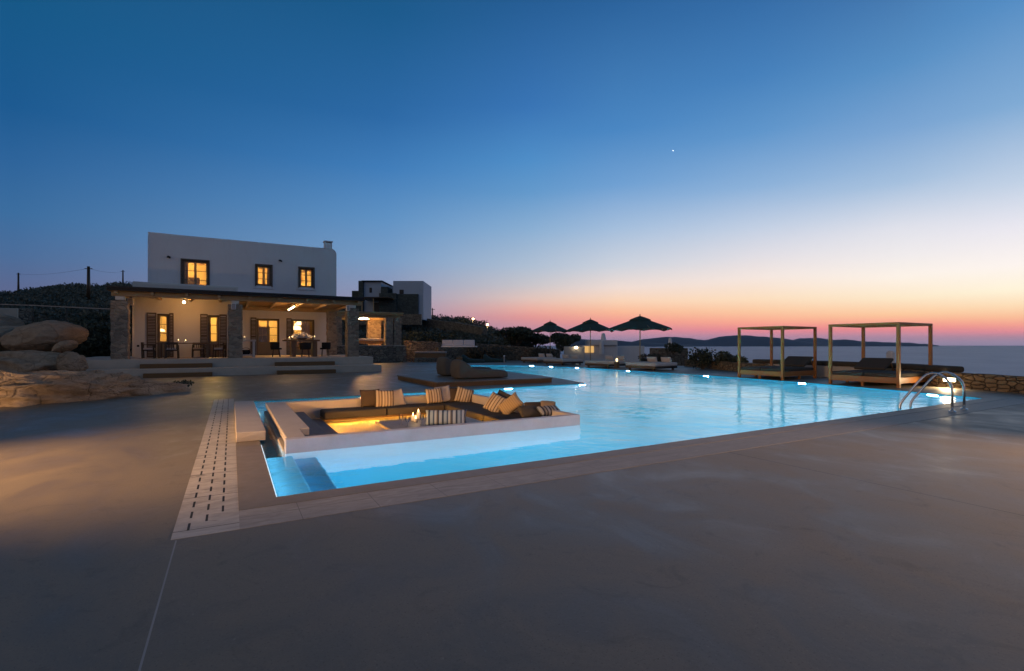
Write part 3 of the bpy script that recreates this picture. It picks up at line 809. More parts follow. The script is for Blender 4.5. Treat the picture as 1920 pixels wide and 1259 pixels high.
tag(MB().box(p.x-.05, p.x+.05, YA-.015, YA-.001, p.z-.05, p.z+.05).build('wall_socket', M['dark'], bevel=.004), 'small dark socket low on the white wall left of the first porch door', 'socket')
# ================================================================== PORCH FURNITURE
def chair(name, label, loc, rz, seatmat, framemat, h=.78, seat=.44, group=None):
    t = thing(name, label, 'chair', loc, rz, group)
    w = .52
    for sx, sy, zt in ((-1, -1, seat+.2), (1, -1, seat+.2), (-1, 1, h), (1, 1, h)):
        MB().bar((sx*w/2, sy*.23, 0), (sx*(w/2-.02), sy*.2+(.06 if zt == h else 0), zt), .045, .045).build('leg', M[framemat], t)
    MB().box(-w/2, w/2, -.24, .24, seat-.08, seat-.02).build('seat_frame', M[framemat], t, bevel=.01)
    MB().box(-.24, .24, -.23, .2, seat-.019, seat+.07).build('seat', M[seatmat], t, bevel=.03, seg=3)
    m = MB().box(-w/2, w/2, .21, .25, h-.12, h)
    for k in range(5): m.box(-.2+.1*k-.015, -.2+.1*k+.015, .215, .24, seat, h-.1)
    m.build('backrest', M[framemat], t, bevel=.008)
    for sx in (-1, 1): MB().box(sx*(w/2-.03)-.025, sx*(w/2-.03)+.025, -.25, .25, seat+.2, seat+.235).build('armrest', M[framemat], t, bevel=.008)
    return t
def place(px, Y): 
    p = ony(px, 660, Y); return Vector((p.x, Y, TZ))
t0 = place(346, 29.8)
t = thing('dining_table', 'wooden dining table with candles on the left porch', 'table', t0)
MB().box(-1.1, 1.1, -.5, .5, .71, .76).build('tabletop', M['tablewood'], t, bevel=.01)
for sx in (-1, 1):
    for sy in (-1, 1): MB().box(sx*1.0-.045, sx*1.0+.045, sy*.42-.045, sy*.42+.045, 0, .708).build('leg', M['tablewood'], t)
g = 'armchairs around the left porch table'
c0 = chair('armchair', 'wooden armchair with pale seat at the left end of the left porch table', t0+Vector((-1.45, .0, 0)), PI/2, 'cream', 'darkwood', group=g)
dup(c0, t0+Vector((-.45, -.85, 0)), PI, 'wooden armchair with pale seat before the left porch table, back to the pool')
dup(c0, t0+Vector((1.5, -.1, 0)), -PI/2-.2, 'wooden armchair with pale seat at the right end of the left porch table')
dup(c0, t0+Vector((.55, .85, 0)), 0, 'wooden armchair behind the left porch table near the second door')
t1 = place(562, 30.2)
t = thing('bar_table', 'heavy square wooden bar table with a flower bowl on the right porch', 'table', t1)
MB().box(-.85, 1.0, -.5, .5, .86, .95).build('tabletop', M['tablewood'], t, bevel=.01)
for x in (-.35, .75): MB().box(x-.12, x+.12, -.4, .4, 0, .858).build('leg', M['tablewood'], t, bevel=.01)
g = 'dark rope chairs around the right porch table'
def tubchair(loc, rz, label):
    t = thing('tub_chair', label, 'chair', loc, rz, g)
    m = MB(); pr = []
    n = 14
    for z, r in ((.42, .27), (.52, .30), (.78, .31), (.80, .29), (.55, .26)):
        pr.append([m.bm.verts.new((r*math.cos(-.5+ (PI+1.0)*k/n), r*math.sin(-.5+(PI+1.0)*k/n), z)) for k in range(n+1)])
    for a, b in zip(pr, pr[1:]):
        for k in range(n): m.bm.faces.new((a[k], a[k+1], b[k+1], b[k]))
    m.build('backrest', M['rope'], t, smooth=True)
    MB().lathe([(.001, .40), (.27, .40), (.29, .44), (.27, .49), (.001, .50)], seg=18).build('seat', M['rope'], t)
    for k in range(4):
        a = PI/4+k*PI/2
        MB().tube([(.2*math.cos(a), .2*math.sin(a), .42), (.26*math.cos(a), .26*math.sin(a), 0)], .016, 8).build('leg', M['dark'], t)
    return t
k0 = tubchair(t1+Vector((-1.2, -.1, 0)), -PI/2+PI, 'dark rope chair at the left end of the right porch table')
dup(k0, t1+Vector((.2, -.78, 0)), PI, 'dark rope chair in front of the right porch table, its back to the pool')
dup(k0, t1+Vector((1.35, .0, 0)), -PI/2, 'dark rope chair at the right end of the right porch table')
# flower bowl and candles
t = thing('flower_bowl', 'low bowl overflowing with white flowers on the right porch table', 'flowers', t1+Vector((.1, -.1, .952)))
MB().lathe([(.001, 0), (.16, 0), (.30, .08), (.28, .09), (.001, .03)], seg=18).build('bowl', M['darkwood'], t)
random.seed(4); m = MB(); leaves(m.bm, [(0, 0, .2, .45, .28, .14), (-.3, 0, .18, .25, .2, .12), (.32, 0, .17, .25, .2, .1), (.1, 0, .3, .2, .18, .1)], 650, .06)
m.build('flower_heads', M['pale'], t, fixn=False)
def candle(loc, h, label, r=.045, group=None, power=0):
    t = thing('candle', label, 'candle', loc, 0, group)
    MB().lathe([(.001, 0), (r, 0), (r, h), (r*.85, h+.004), (.001, h-.01)], seg=16).build('wax', M['candle'], t)
    MB().lathe([(.001, h), (.012, h+.015), (.008, h+.04), (.001, h+.065)], seg=8).build('flame', M['flame'], t)
    if power: lamp('candle_light', 'POINT', Vector(loc)+Vector((0, 0, h+.08)), power, (1, .6, .25), t, shadow_soft_size=.03)
g = 'lit candles on the porch'
candle(t0+Vector((-.25, -.1, .762)), .12, 'lit candle on the left porch table, left one of a close pair', .06, g, 2.5)
candle(t0+Vector((.05, -.05, .762)), .10, 'lit candle on the left porch table, right one of a close pair', .06, g)
candle(t1+Vector((-.55, -.2, .952)), .10, 'lit candle left of the white flowers on the right porch table', .05, g, 7)
candle(t1+Vector((.75, -.2, .952)), .16, 'slim lit candle right of the white flowers on the right porch table', .04, g, 7)
cs = place(459, 29.4)
t = thing('console_table', 'pale open console table beside the middle stone column', 'table', cs)
MB().box(-.38, .5, -.3, .3, .84, .92).build('top', M['plaster2'], t, bevel=.01)
for x in (-.36, .36): MB().box(x-.02 if x < 0 else x, x+.1, -.28, .28, 0, .838).build('side_panel', M['plaster2'], t)
MB().box(-.28, .36, -.28, .28, .10, .16).build('shelf', M['plaster2'], t)
candle(cs+Vector((-.28, -.12, .922)), .24, 'taller lit candle on the pale console by the middle column', .06, g, 3)
candle(cs+Vector((-.02, -.12, .922)), .13, 'shorter lit candle on the pale console by the middle column', .06, g)
t = thing('basket', 'dark round basket on the low shelf of the pale console', 'basket', cs+Vector((.05, 0, .161)))
MB().lathe([(.001, 0), (.16, 0), (.21, .1), (.19, .24), (.17, .24), (.15, .05), (.001, .03)], seg=18).build('bowl', M['rope'], t)
MB().tube([(.19*math.cos(a*PI/8), 0, .22+.12*math.sin(a*PI/8)) for a in range(9)], .012, 6).build('handle', M['rope'], t)
# ================================================================== SECOND PERGOLA AND TERRACES
GY, GZ = 40.6, 1.40
perg = thing('pergola', 'lit open pergola on stone columns above the dark stone wall', 'pergola', (9.5, 42, 0))
def onx(px, Y): return ony(px, 640, Y).x
PX1 = onx(748, GY)
m = MB().box(5.8, PX1+.25, GY-.35, GY+5.2, 3.86, 4.02)
m.build('roof', M['porchwood'], perg, world=True)
MB().box(5.8, PX1+.3, GY-.4, GY+5.2, 4.025, 4.09).build('roof_membrane', M['beam'], perg, world=True)
for y in (GY+.1, GY+4.6): MB().box(6.0, PX1+.1, y-.1, y+.1, 3.66, 3.857).build('roof_beam', M['beam'], perg, world=True)
for px, Y in ((729, GY), (744.5, GY), (695, GY+4.6), (707, GY+4.6)):
    column(onx(px, Y), Y+.1, .62, GZ, 3.655, perg, cap=False, seed=px)
column(onx(634, GY+.3), GY+.3, .5, GZ, 3.655, perg, cap=False, seed=3)
structure('pergola_floor', MB().box(4.2, PX1+.4, GY-.25, GY+6.2, .9, GZ), M['terrace'])
t = thing('built_in_sofa', 'long white mattress on a low wooden bench inside the lit pergola', 'sofa', (onx(690, GY+2.4), GY+2.4, GZ))
sw = onx(714, GY+2.4)-onx(655, GY+2.4)
MB().box(-sw/2, sw/2, -.45, .45, .12, .40).build('base', M['tablewood'], t, bevel=.02)
MB().box(-sw/2, sw/2, -.45, .45, .402, .58).build('mattress', M['cream'], t, bevel=.05, seg=3)
p = ony(682, 598, GY+2.2)
t = thing('pendant_lamp', 'bright flat lamp glowing under the far pergola roof', 'lamp', p)
MB().lathe([(.001, .12), (.30, .06), (.46, -.03), (.44, -.04), (.001, -.02)], seg=20).build('lamp_shade', M['warm'], t)
MB().tube([(0, 0, .1), (0, 0, 3.857-p.z)], .012, 6).build('cord', M['dark'], t)
lamp('pergola_light', 'POINT', p-Vector((0, 0, .2)), 260, WARM, t, shadow_soft_size=.2)
lamp('pergola_light', 'POINT', (PX1-1.2, GY+2.3, 3.3), 170, WARM, t, shadow_soft_size=.2)
def stonewall(label, pts, z0, z1, th=.5, mat='wallstone', name='stone_wall', jit=.05, group='dry stone walls'):
    m = MB(); n = len(pts); fine = []
    for (a, b) in zip(pts, pts[1:]):
        a, b = Vector(a), Vector(b); k = max(2, int((b-a).length/.35))
        for i in range(k): fine.append(a + (b-a)*i/k)
    fine.append(Vector(pts[-1]))
    random.seed(len(fine)); rings = []
    for i, p in enumerate(fine):
        t = (fine[min(i+1, len(fine)-1)] - fine[max(i-1, 0)]).normalized(); nn = Vector((t.y, -t.x))
        zt = (z1 if not callable(z1) else z1(i/(len(fine)-1))) + random.uniform(-jit, jit)*.6
        ring = []
        for off, z in ((0, z0), (0, (z0+zt)/2), (0, zt-.04), (-.05, zt), (-th+.05, zt), (-th, zt-.04), (-th, z0)):
            ring.append(m.bm.verts.new((p.x+nn.x*(off+random.uniform(-jit, jit)*.5), p.y+nn.y*(off+random.uniform(-jit, jit)*.5), z)))
        rings.append(ring)
    for a, b in zip(rings, rings[1:]):
        for k in range(7): m.bm.faces.new((a[k], a[(k+1)%7], b[(k+1)%7], b[k]))
    m.bm.faces.new(rings[0]); m.bm.faces.new(rings[-1][::-1])
    return tag(m.build(name, M[mat]), label, 'wall', group)
def pxy(px, d): p = pix(px, HY, d); return (p.x, p.y)
stonewall('dark stone retaining wall under the lit pergola', [(5.0, GY-.3), (onx(762, GY-.3), GY-.3)], -.6, 1.36)
stonewall('rough stone retaining wall right of the pergola', [pxy(757, 44.5), pxy(800, 45), pxy(828, 45.5)], -.6, lambda t: 1.85-.15*t)
stonewall('stone wall carrying the white outdoor sofa', [pxy(822, 44.6), pxy(893, 46.2)], -.6, 1.22)
stonewall('long low stone wall behind the dark green loungers', [pxy(893, 46.6), pxy(960, 47), pxy(1050, 47.5)], -.6, lambda t: 1.6-.6*t)
stonewall('pale stone wall along the crest of the hill right of the neighbouring house', [pxy(792, 84), pxy(850, 80), pxy(905, 74)], 3.0, lambda t: 6.0-1.9*t, .8)
stonewall('low stone ledge in front of the wooden terrace bench', [pxy(776, 41.4), pxy(846, 42.6)], -.5, .35, .4)
q = Vector((*pxy(808, 42.8), .35))
t = thing('terrace_bench', 'low wooden bench with thin grey mattress on a stone ledge left of the white sofa', 'bench', q, -YAW)
MB().box(-1.3, 1.3, -.4, .4, .0, .38).build('base', M['tablewood'], t, bevel=.015)
MB().box(-1.32, 1.32, -.42, .42, .382, .54).build('mattress', M['palegrey'], t, bevel=.05, seg=3)
q = Vector((*pxy(859, 46.0), 1.23))
t = thing('outdoor_sofa', 'white outdoor sofa with three back cushions on the stone wall', 'sofa', q, -YAW)
MB().box(-1.75, 1.75, -.5, .42, 0, .12).build('base', M['white'], t, bevel=.03)
for k in range(3): MB().box(-1.5+k*1.01, -1.5+k*1.01+.99, .1, .38, .121, .68).build('back_cushion', M['pale'], t, bevel=.07, seg=3)
MB().box(-1.5, 1.52, -.42, .098, .121, .26).build('seat_cushion', M['pale'], t, bevel=.05, seg=3)
# ================================================================== NEIGHBOURING HOUSE on the hill
ND = 80.0
def loc2(px, py, d=ND): return ((px-960)*d/F, H+(HY-py)*d/F)
nb = thing('hill_house', 'cubic house of white plaster and dark stone on the hill behind the pergola', 'house', (0, 0, 0), -YAW)
def nbox(name, mat, x0, x1, y0, y1, d0, d1, d=ND):
    a, b = loc2(x0, y1, d), loc2(x1, y0, d)
    return MB().box(a[0], b[0], d0, d1, a[1], b[1]).build(name, M[mat], nb, bevel=.06)
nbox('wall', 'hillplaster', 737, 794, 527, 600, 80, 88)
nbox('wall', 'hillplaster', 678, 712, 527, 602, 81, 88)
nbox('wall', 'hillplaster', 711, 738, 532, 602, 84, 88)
nbox('stone_wall', 'greystone', 670, 679, 526, 602, 80.5, 88)
nbox('stone_wall', 'greystone', 652, 671, 543, 602, 82, 88)
nbox('stone_wall', 'greystone', 745, 785, 552, 602, 79.6, 79.95)
nbox('stone_wall', 'greystone', 713, 745, 551, 602, 79.2, 79.9)
nbox('stone_wall', 'greystone', 714, 727, 538, 551, 80, 83)
nbox('roof', 'greystone', 676, 716, 525.5, 527, 80.4, 88.2)
nbox('pergola_roof', 'darkwood', 686, 741, 561.5, 563.5, 76, 80.9)
for px in (691, 711.5): nbox('post', 'beam', px, px+1.6, 563.7, 602, 76.2, 76.4)
nbox('window', 'dark', 689.5, 694, 538.5, 548, 80.9, 81.2)
nbox('window', 'dark', 749, 757, 543.5, 551.5, 79.93, 80.3)
nbox('door', 'dark', 697, 709, 567, 602, 80.95, 81.2)
nbox('terrace_wall', 'wallstone', 668, 800, 593, 612, 75, 75.9)
# ================================================================== HILL THINGS
def pole(px, ytop, d, r, label):
    x, y = pxy(px, d); z = tz(x, y); top = H+(HY-ytop)*d/F
    t = thing('utility_pole', label, 'pole', (x, y, z), 0, 'wooden poles on the hill')
    MB().tube([(0, 0, -.5), (0, 0, top-z)], [r*1.15, r*.8], 10).build('mast', M['darkwood'], t)
    MB().bar((-.5*CS, .5*SN, top-z-.3), (.5*CS, -.5*SN, top-z-.3), .09, .09).build('crossarm', M['darkwood'], t)
    return Vector((x, y, top-.25))
pa = pole(34.5, 512, 118, .20, 'thin pole at the far left on the hill crest')
pb = pole(166, 500, 66, .20, 'thick tall utility pole on the hillside left of the villa')
pc = pole(230.5, 507, 125, .17, 'thin pole on the hill crest just left of the villa')
pole(811, 578, 100, .12, 'small pole on the hill right of the neighbouring house')
def wire(a, b, sag, label):
    pts = [a.lerp(b, i/14) - Vector((0, 0, sag*4*(i/14)*(1-i/14))) for i in range(15)]
    tag(MB().tube(pts, .014, 5).build('power_line', M['rope2']), label, 'wire')
wire(pa, pb, .45, 'thin overhead wire between the far left pole and the thick pole')
wire(pb, pc, .45, 'thin overhead wire between the thick pole and the pole by the villa')
def streetlamp(px, py, d, label):
    x, y = pxy(px, d); z = tz(x, y); top = H+(HY-py)*d/F
    t = thing('street_lamp', label, 'lamp', (x, y, z), 0, 'glowing street lamps on the hill')
    MB().tube([(0, 0, -.4), (0, 0, top-z-.1)], .07, 8).build('mast', M['dark'], t)
    MB().lathe([(.001, -.17), (.13, -.1), (.17, 0), (.13, .1), (.001, .17)], (0, 0, top-z), 14).build('lantern', M['sodium'], t)
    MB().lathe([(.32, 0), (.001, .12)], (0, 0, top-z+.25), 14).build('cap', M['dark'], t)
    lamp('street_light', 'POINT', (x, y, top-.4), 160, (1, .6, .25), t, shadow_soft_size=.2)
streetlamp(887, 598.5, 92, 'glowing street lamp higher on the hill crest')
streetlamp(914, 609.5, 82, 'glowing street lamp lower on the hill, nearer the trees')
# fence left of the villa and the pale wall piece
fx = [pxy(px, 41-.012*px) for px in (-60, 2, 62, 125, 187, 215)]
t = thing('fence', 'long rail fence on thin posts along the road left of the villa', 'fence', (fx[0][0], fx[0][1], 0))
ftop = [H+(HY-py)*(41-.012*px)/F for px, py in ((-60, 568), (2, 571), (62, 573), (125, 576), (187, 579), (215, 580))]
for (x, y), z in zip(fx, ftop):
    MB().tube([(x, y, tz(x, y)-.3), (x, y, z+.25)], .035, 6).build('post', M['dark'], t, world=True)
m = MB()
for (a, za), (b, zb) in zip(zip(fx, ftop), zip(fx[1:], ftop[1:])): m.bar((*a, za), (*b, zb), .09, .07)
m.build('top_rail', M['palegrey'], t, world=True)
for k in (.5, 1.0):
    m = MB()
    for (a, za), (b, zb) in zip(zip(fx, ftop), zip(fx[1:], ftop[1:])): m.tube([(*a, za-k), (*b, zb-k)], .02, 5)
    m.build('lower_rail', M['dark'], t, world=True)
stonewall('pale plastered wall end behind the boulders at the far left', [pxy(-40, 36), pxy(32, 37)], .5, 4.15, .4, 'terrace', 'boundary_wall', .02, None)
stonewall('weathered grey wall end right of the pale wall behind the boulders', [pxy(33.5, 37.2), pxy(59, 38)], .5, 4.2, .4, 'wallstone', 'boundary_wall', .02, None)
# hedges (dark) between the boulders and the villa
for k, (px, d_, w, h, lab) in enumerate(((150, 31, 5.0, 2.4, 'very dark hedge bush right behind the large boulder'),
                                         (190, 33, 5.0, 2.4, 'very dark hedge bush beside the leftmost stone column'),
                                         (235, 38, 6, 2.4, 'dark tall bush seen between the leftmost column and the villa wall'),
                                         (95, 35, 6, 2.2, 'dark bush on the slope behind the large boulder'))):
    x, y = pxy(px, d_)
    bush('hedge_bush', lab, 'bush', (x, y, max(-.2, tz(x, y)-.3)), w, h, 3.0, M['leafdark'], 3600, .13, 'dark hedge left of the villa', 12, 30+k)
# dark planting right of the pergola
for k, (px, d_, w, h, z, lab) in enumerate(((785, 50, 7, 2.0, .9, 'dark hedge bush just right of the pergola columns'),
                                            (825, 53, 7, 1.9, .9, 'dark hedge bush behind the white sofa'),
                                            (872, 55, 7, 1.6, .7, 'dark hedge bush right behind the white sofa'))):
    x, y = pxy(px, d_)
    bush('hedge_bush', lab, 'bush', (x, y, z), w, h, 3.4, M['leafdark'], 3000, .13, 'dark hedge behind the terraces', 11, 50+k, False)
for k, (px, d_, w, h, lab) in enumerate(((925, 44.5, 5.2, 1.7, 'grey green shrub behind the dark loungers'),
                                         (893, 45.2, 3.2, 1.4, 'grey green shrub at the right end of the white sofa'),
                                         (1018, 45.5, 4.5, 1.5, 'low grey green shrub left of the smallest umbrella'),
                                         (1228, 35, 1.8, .9, 'small grey green shrub behind the nearest sunbed'))):
    x, y = pxy(px, d_)
    bush('shrub', lab, 'bush', (x, y, -.05), w, h, 2.4, M['leafolive'], 2600, .075, 'grey green shrubs', 9, 70+k)
for k, (px, d_, w, h, tr, lab) in enumerate(((968, 52, 5.0, 3.4, .9, 'dark rounded tree left of the smallest umbrella'),
                                             (1002, 55, 4.6, 3.0, .8, 'dark tree behind the smallest umbrella'),
                                             (1062, 53, 3.4, 2.9, .8, 'dark tree between the smallest and the middle umbrella'))):
    x, y = pxy(px, d_)
    tree(lab, (x, y, -.1), w, h, tr, M['leafdark'], 4200, .13, 90+k, 'dark trees by the umbrellas')
for k, (px, d_, w, h, lab) in enumerate(((1318, 29.5, 1.7, 1.35, 'dark leafy oleander bush left of the pair by the first daybed'),
                                         (1352, 29, 1.5, 1.2, 'dark leafy oleander bush in the middle by the first daybed'),
                                         (1382, 27.5, 1.1, 1.05, 'dark leafy oleander bush behind the first post of the left daybed'),
                                         (1262, 40, 2.2, .9, 'dark low bush on top of the stone outbuilding'))):
    x, y = pxy(px, d_)
    z0 = -.0 if k < 3 else .75
    bush('oleander_bush', lab, 'bush', (x, y, z0), w, h, 1.4, M['leafdark'], 1100, .085, 'dark bushes along the sea wall', 9, 110+k)
# ================================================================== LOWER WHITE HOUSE AND OUTBUILDINGS towards the sea
lw = thing('seaside_house', 'low white plastered house with a lit window beyond the sunbeds', 'house', (0, 0, 0), -YAW)
LD = 50.0
def lbox(root, name, mat, x0, x1, y0, y1, d0, d1, d=LD, bev=.05):
    a, b = loc2(x0, y1, d), loc2(x1, y0, d)
    return MB().box(a[0], b[0], d0, d1, a[1], b[1]).build(name, M[mat], root, bevel=bev, seg=3)
lbox(lw, 'parapet', 'plaster', 1108, 1158, 638, 648, 50, 54)
lbox(lw, 'wall', 'plaster', 1092, 1160, 648.2, 690, 50.3, 54)
lbox(lw, 'wall', 'plaster', 1158.5, 1216, 649, 690, 51.5, 55)
lbox(lw, 'wall', 'plaster2', 1054, 1091, 650, 690, 48, 48.4)
lbox(lw, 'window', 'window', 1096, 1114, 649.5, 661.5, 50.2, 50.29, bev=0)
lbox(lw, 'window_frame', 'shutter', 1104.6, 1105.4, 649.5, 661.5, 50.1, 50.19, bev=0)
def lchim(root, px, w, yt, yb, d0, d=LD, name='chimney'):
    a, b = loc2(px-w/2, yb, d), loc2(px+w/2, yt, d)
    cx, hw = (a[0]+b[0])/2, (b[0]-a[0])/2; hh = b[1]-a[1]
    m = MB().lathe([(hw*1.5, 0), (hw*1.35, hh*.3), (hw*1.05, hh*.75), (hw*.95, hh*.88), (hw*.5, hh*.98), (.001, hh)], (cx, d0, a[1]), 16)
    m.build(name, M['plaster'], root)
lchim(lw, 1136.5, 7, 624, 638.2, 51.5); lchim(lw, 1127, 6.5, 638.5, 664, 49.7)
p = pix(1080.5, 652, 47.9)
t = thing('wall_lamp', 'small glowing round lamp on the low wall beside the lit window', 'lamp', p, -YAW)
MB().lathe([(.001, -.12), (.1, -.08), (.13, 0), (.1, .08), (.001, .12)], seg=12).build('globe', M['warm'], t)
MB().box(-.05, .05, .0, .1, -.16, -.12).build('bracket', M['dark'], t)
ob = thing('stone_outbuilding', 'low stone outbuilding with a round white chimney beyond the nearest umbrella', 'building', (0, 0, 0), -YAW)
lbox(ob, 'wall', 'wallstone', 1236, 1290, 653, 700, 42, 45, 42)
lchim(ob, 1267, 6.0, 633, 653.2, 43.5, 42)
sw_ = thing('white_chimney', 'narrow white plastered chimney standing beyond the right daybed', 'chimney', (0, 0, 0), -YAW)
a, b = loc2(1671, 690, 27), loc2(1679, 660, 27)
MB().box(a[0], b[0], 27, 27.4, a[1]-2, b[1]).build('shaft', M['plaster'], sw_, bevel=.06, seg=3)
MB().box(a[0]+.05, b[0]-.05, 27.06, 27.34, b[1]+.002, b[1]+.05).build('cap', M['plaster'], sw_)
# ================================================================== SEA WALL, LAMP, BENCH
def wl(i, j): return SEAWALL[i:j]
stonewall('honey coloured stone sea wall along the right edge of the deck', SEAWALL[:6][::-1], -.6, .50, .45, 'seastone', 'sea_wall', .04, 'stone sea walls')
stonewall('honey coloured stone sea wall between the sunbeds and the left daybed', (SEAWALL[5:9])[::-1], -.6, .48, .45, 'seastone', 'sea_wall', .04, 'stone sea walls')
A, B = Vector((20.2, 5.6)), Vector((20.75, 7.6))
t2 = (B-A).normalized(); nrm = Vector((-t2.y, t2.x))
c2 = A + (B-A)*.80
t = thing('wall_light', 'bright rectangular lamp recessed in the stone sea wall behind the pool ladder', 'lamp', (c2.x+nrm.x*.05, c2.y+nrm.y*.05, .27), math.atan2(t2.y, t2.x))
MB().box(-.17, .17, -.02, .03, -.055, .055).build('diffuser', M['warm'], t)
MB().box(-.2, .2, -.05, -.005, -.085, .085).build('housing', M['dark'], t)
lamp('wall_glow', 'AREA', (c2.x+nrm.x*.14, c2.y+nrm.y*.14, .27), 26, (1, .74, .42), t, target=(c2.x+nrm.x*1.0, c2.y+nrm.y*1.0, -.25), shape='RECTANGLE', size=.36, size_y=.1)
t = thing('sea_bench', 'long dark cushioned bench running along the sea wall behind the daybeds', 'bench', (22.6, 11, .5))
for (a, b) in (((20.95, 7.2), (22.7, 9.4)), ((22.75, 9.5), (23.25, 12.5)), ((23.25, 12.55), (23.25, 16.0))):
    m = MB(); aa, bb = Vector((*a, .60)), Vector((*b, .60)); m.bar(aa, bb, .62, .20)
    m.build('bench_cushion', M['grey'], t, world=True, bevel=.07, seg=3)
m = MB()
for (a, b) in (((20.95, 7.2), (22.7, 9.4)), ((22.75, 9.5), (23.25, 16.0))): m.bar((*a, .25), (*b, .25), .5, .49)
m.build('base', M['lounge'], t, world=True)
# ================================================================== DAYBEDS
def daybed(x0, x1, y0, y1, label, back, hh=2.17):
    t = thing('daybed', label, 'daybed', ((x0+x1)/2, (y0+y1)/2, 0), 0, 'wooden canopy daybeds by the pool')
    w, dd = (x1-x0)/2, (y1-y0)/2; q = .048
    for sx in (-1, 1):
        for sy in (-1, 1):
            MB().box(sx*(w-q)-q, sx*(w-q)+q, sy*(dd-q)-q, sy*(dd-q)+q, 0, hh-.085).build('post', M['teakz'], t, bevel=.006)
    for sx in (-1, 1): MB().box(sx*(w-q)-q, sx*(w-q)+q, -dd, dd, hh-.083, hh).build('top_rail', M['teak'], t, bevel=.006)
    for sy in (-1, 1): MB().box(-w+2*q+.002, w-2*q-.002, sy*(dd-q)-q, sy*(dd-q)+q, hh-.083, hh).build('top_rail', M['teak'], t, bevel=.006)
    for k in range(3): MB().box(-w+.5+k*.55, -w+.56+k*.55, -dd+2*q+.002, dd-2*q-.002, hh-.07, hh-.02).build('top_slat', M['teak'], t)
    for sx in (-1, 1): MB().box(sx*(w-q)-.03, sx*(w-q)+.03, -dd+2*q+.002, dd-2*q-.002, .13, .33).build('side_board', M['teak'], t, bevel=.006)
    for sy in (-1, 1): MB().box(-w+2*q+.002, w-2*q-.002, sy*(dd-q)-.03, sy*(dd-q)+.03, .13, .33).build('side_board', M['teak'], t, bevel=.006)
    for x, y in ((-w+q, 0), (0, -dd+q), (0, dd-q)): MB().box(x-.04, x+.04, y-.04, y+.04, 0, .128).build('foot', M['teak'], t)
    MB().box(-w+.1, w-.1, -dd+.1, dd-.1, .26, .32).build('slat_base', M['teak'], t)
    for sy in (-1, 1):
        a, b = (.01, dd-.07) if sy > 0 else (-dd+.07, -.01)
        MB().box(-w+.08, w-.08, a, b, .325, .46).build('mattress', M['grey'], t, bevel=.045, seg=3)
    a, b = back
    Mx = Matrix.Translation((w*.30, 0, .475)) @ Matrix.Rotation(-math.radians(29), 4, 'Y')
    MB().box(0, .78, a, b, .0, .10, Mx).build('backrest', M['grey'], t, bevel=.04, seg=3)
    m = MB()
    for y in (a+.1, b-.1): m.bar((w*.30+.62, y, .82), (w*.30+.85, y, .45), .03, .03)
    m.build('back_support', M['teak'], t)
daybed(19.15, 21.55, 8.02, 10.26, 'wooden four post daybed on the right with charcoal mattresses', (-.02, 1.02))
daybed(19.40, 21.80, 12.15, 14.22, 'wooden four post daybed on the left with charcoal mattresses', (-1.0, .1), 2.19)
# ================================================================== SUNBEDS AND UMBRELLAS
def pillow_mesh(w, h, t, n=14, pinch=.12):
    m = MB(); G = {}
    for sgn in (1, -1):
        for i in range(n+1):
            for j in range(n+1):
                u, v = -1+2*i/n, -1+2*j/n
                edge = i in (0, n) or j in (0, n)
                if edge and sgn == -1: G[(sgn, i, j)] = G[(1, i, j)]; continue
                q = max(0, (1-abs(u)**2.6))*max(0, (1-abs(v)**2.6))
                th = t/2*q**.42
                k = 1-pinch*(1-abs(v)**2)*abs(u)**3*.6; kk = 1-pinch*(1-abs(u)**2)*abs(v)**3*.6
                G[(sgn, i, j)] = m.bm.verts.new((u*w/2*k, sgn*th + .006*noise.noise(Vector((u*2.5, v*2.5, sgn*3+w))), v*h/2*kk))
    for sgn in (1, -1):
        for i in range(n):
            for j in range(n):
                f = [G[(sgn, i, j)], G[(sgn, i+1, j)], G[(sgn, i+1, j+1)], G[(sgn, i, j+1)]]
                try: m.bm.faces.new(f if sgn < 0 else f[::-1])
                except ValueError: pass
    return m
def sunbed(loc, rz, label):
    t = thing('sunbed', label, 'sunbed', loc, rz, 'cream double sunbeds by the far pool edge')
    for sx in (-.85, .85):
        for sy in (-.85, .85): MB().box(sx-.05, sx+.05, sy-.05, sy+.05, 0, .10).build('leg', M['tablewood'], t)
    MB().box(-1.0, 1.0, -1.05, 1.05, .101, .22).build('frame', M['tablewood'], t, bevel=.015)
    MB().box(-1.02, 1.02, -1.07, 1.07, .222, .43).build('mattress', M['cream'], t, bevel=.07, seg=4)
    for s_ in (-.5, .5):
        o = pillow_mesh(.72, .34, .24).build('pillow', M['cream'], t, smooth=True)
        o.location = (.72, s_, .57); o.rotation_euler = (.35, 0, -PI/2)
    return t
sb = sunbed((*pxy(1221, 28.8), 0), .12, 'cream double sunbed under the nearest and largest umbrella, closest to the daybeds')
for px, d_, lab in ((1139, 32.2, 'cream double sunbed between the middle and the largest umbrella'),
                    (1056, 36.4, 'cream double sunbed between the smallest and the middle umbrella'),
                    (1010, 40.4, 'cream double sunbed under the smallest umbrella, farthest from the daybeds')):
    dup(sb, (*pxy(px, d_), 0), .12, lab)
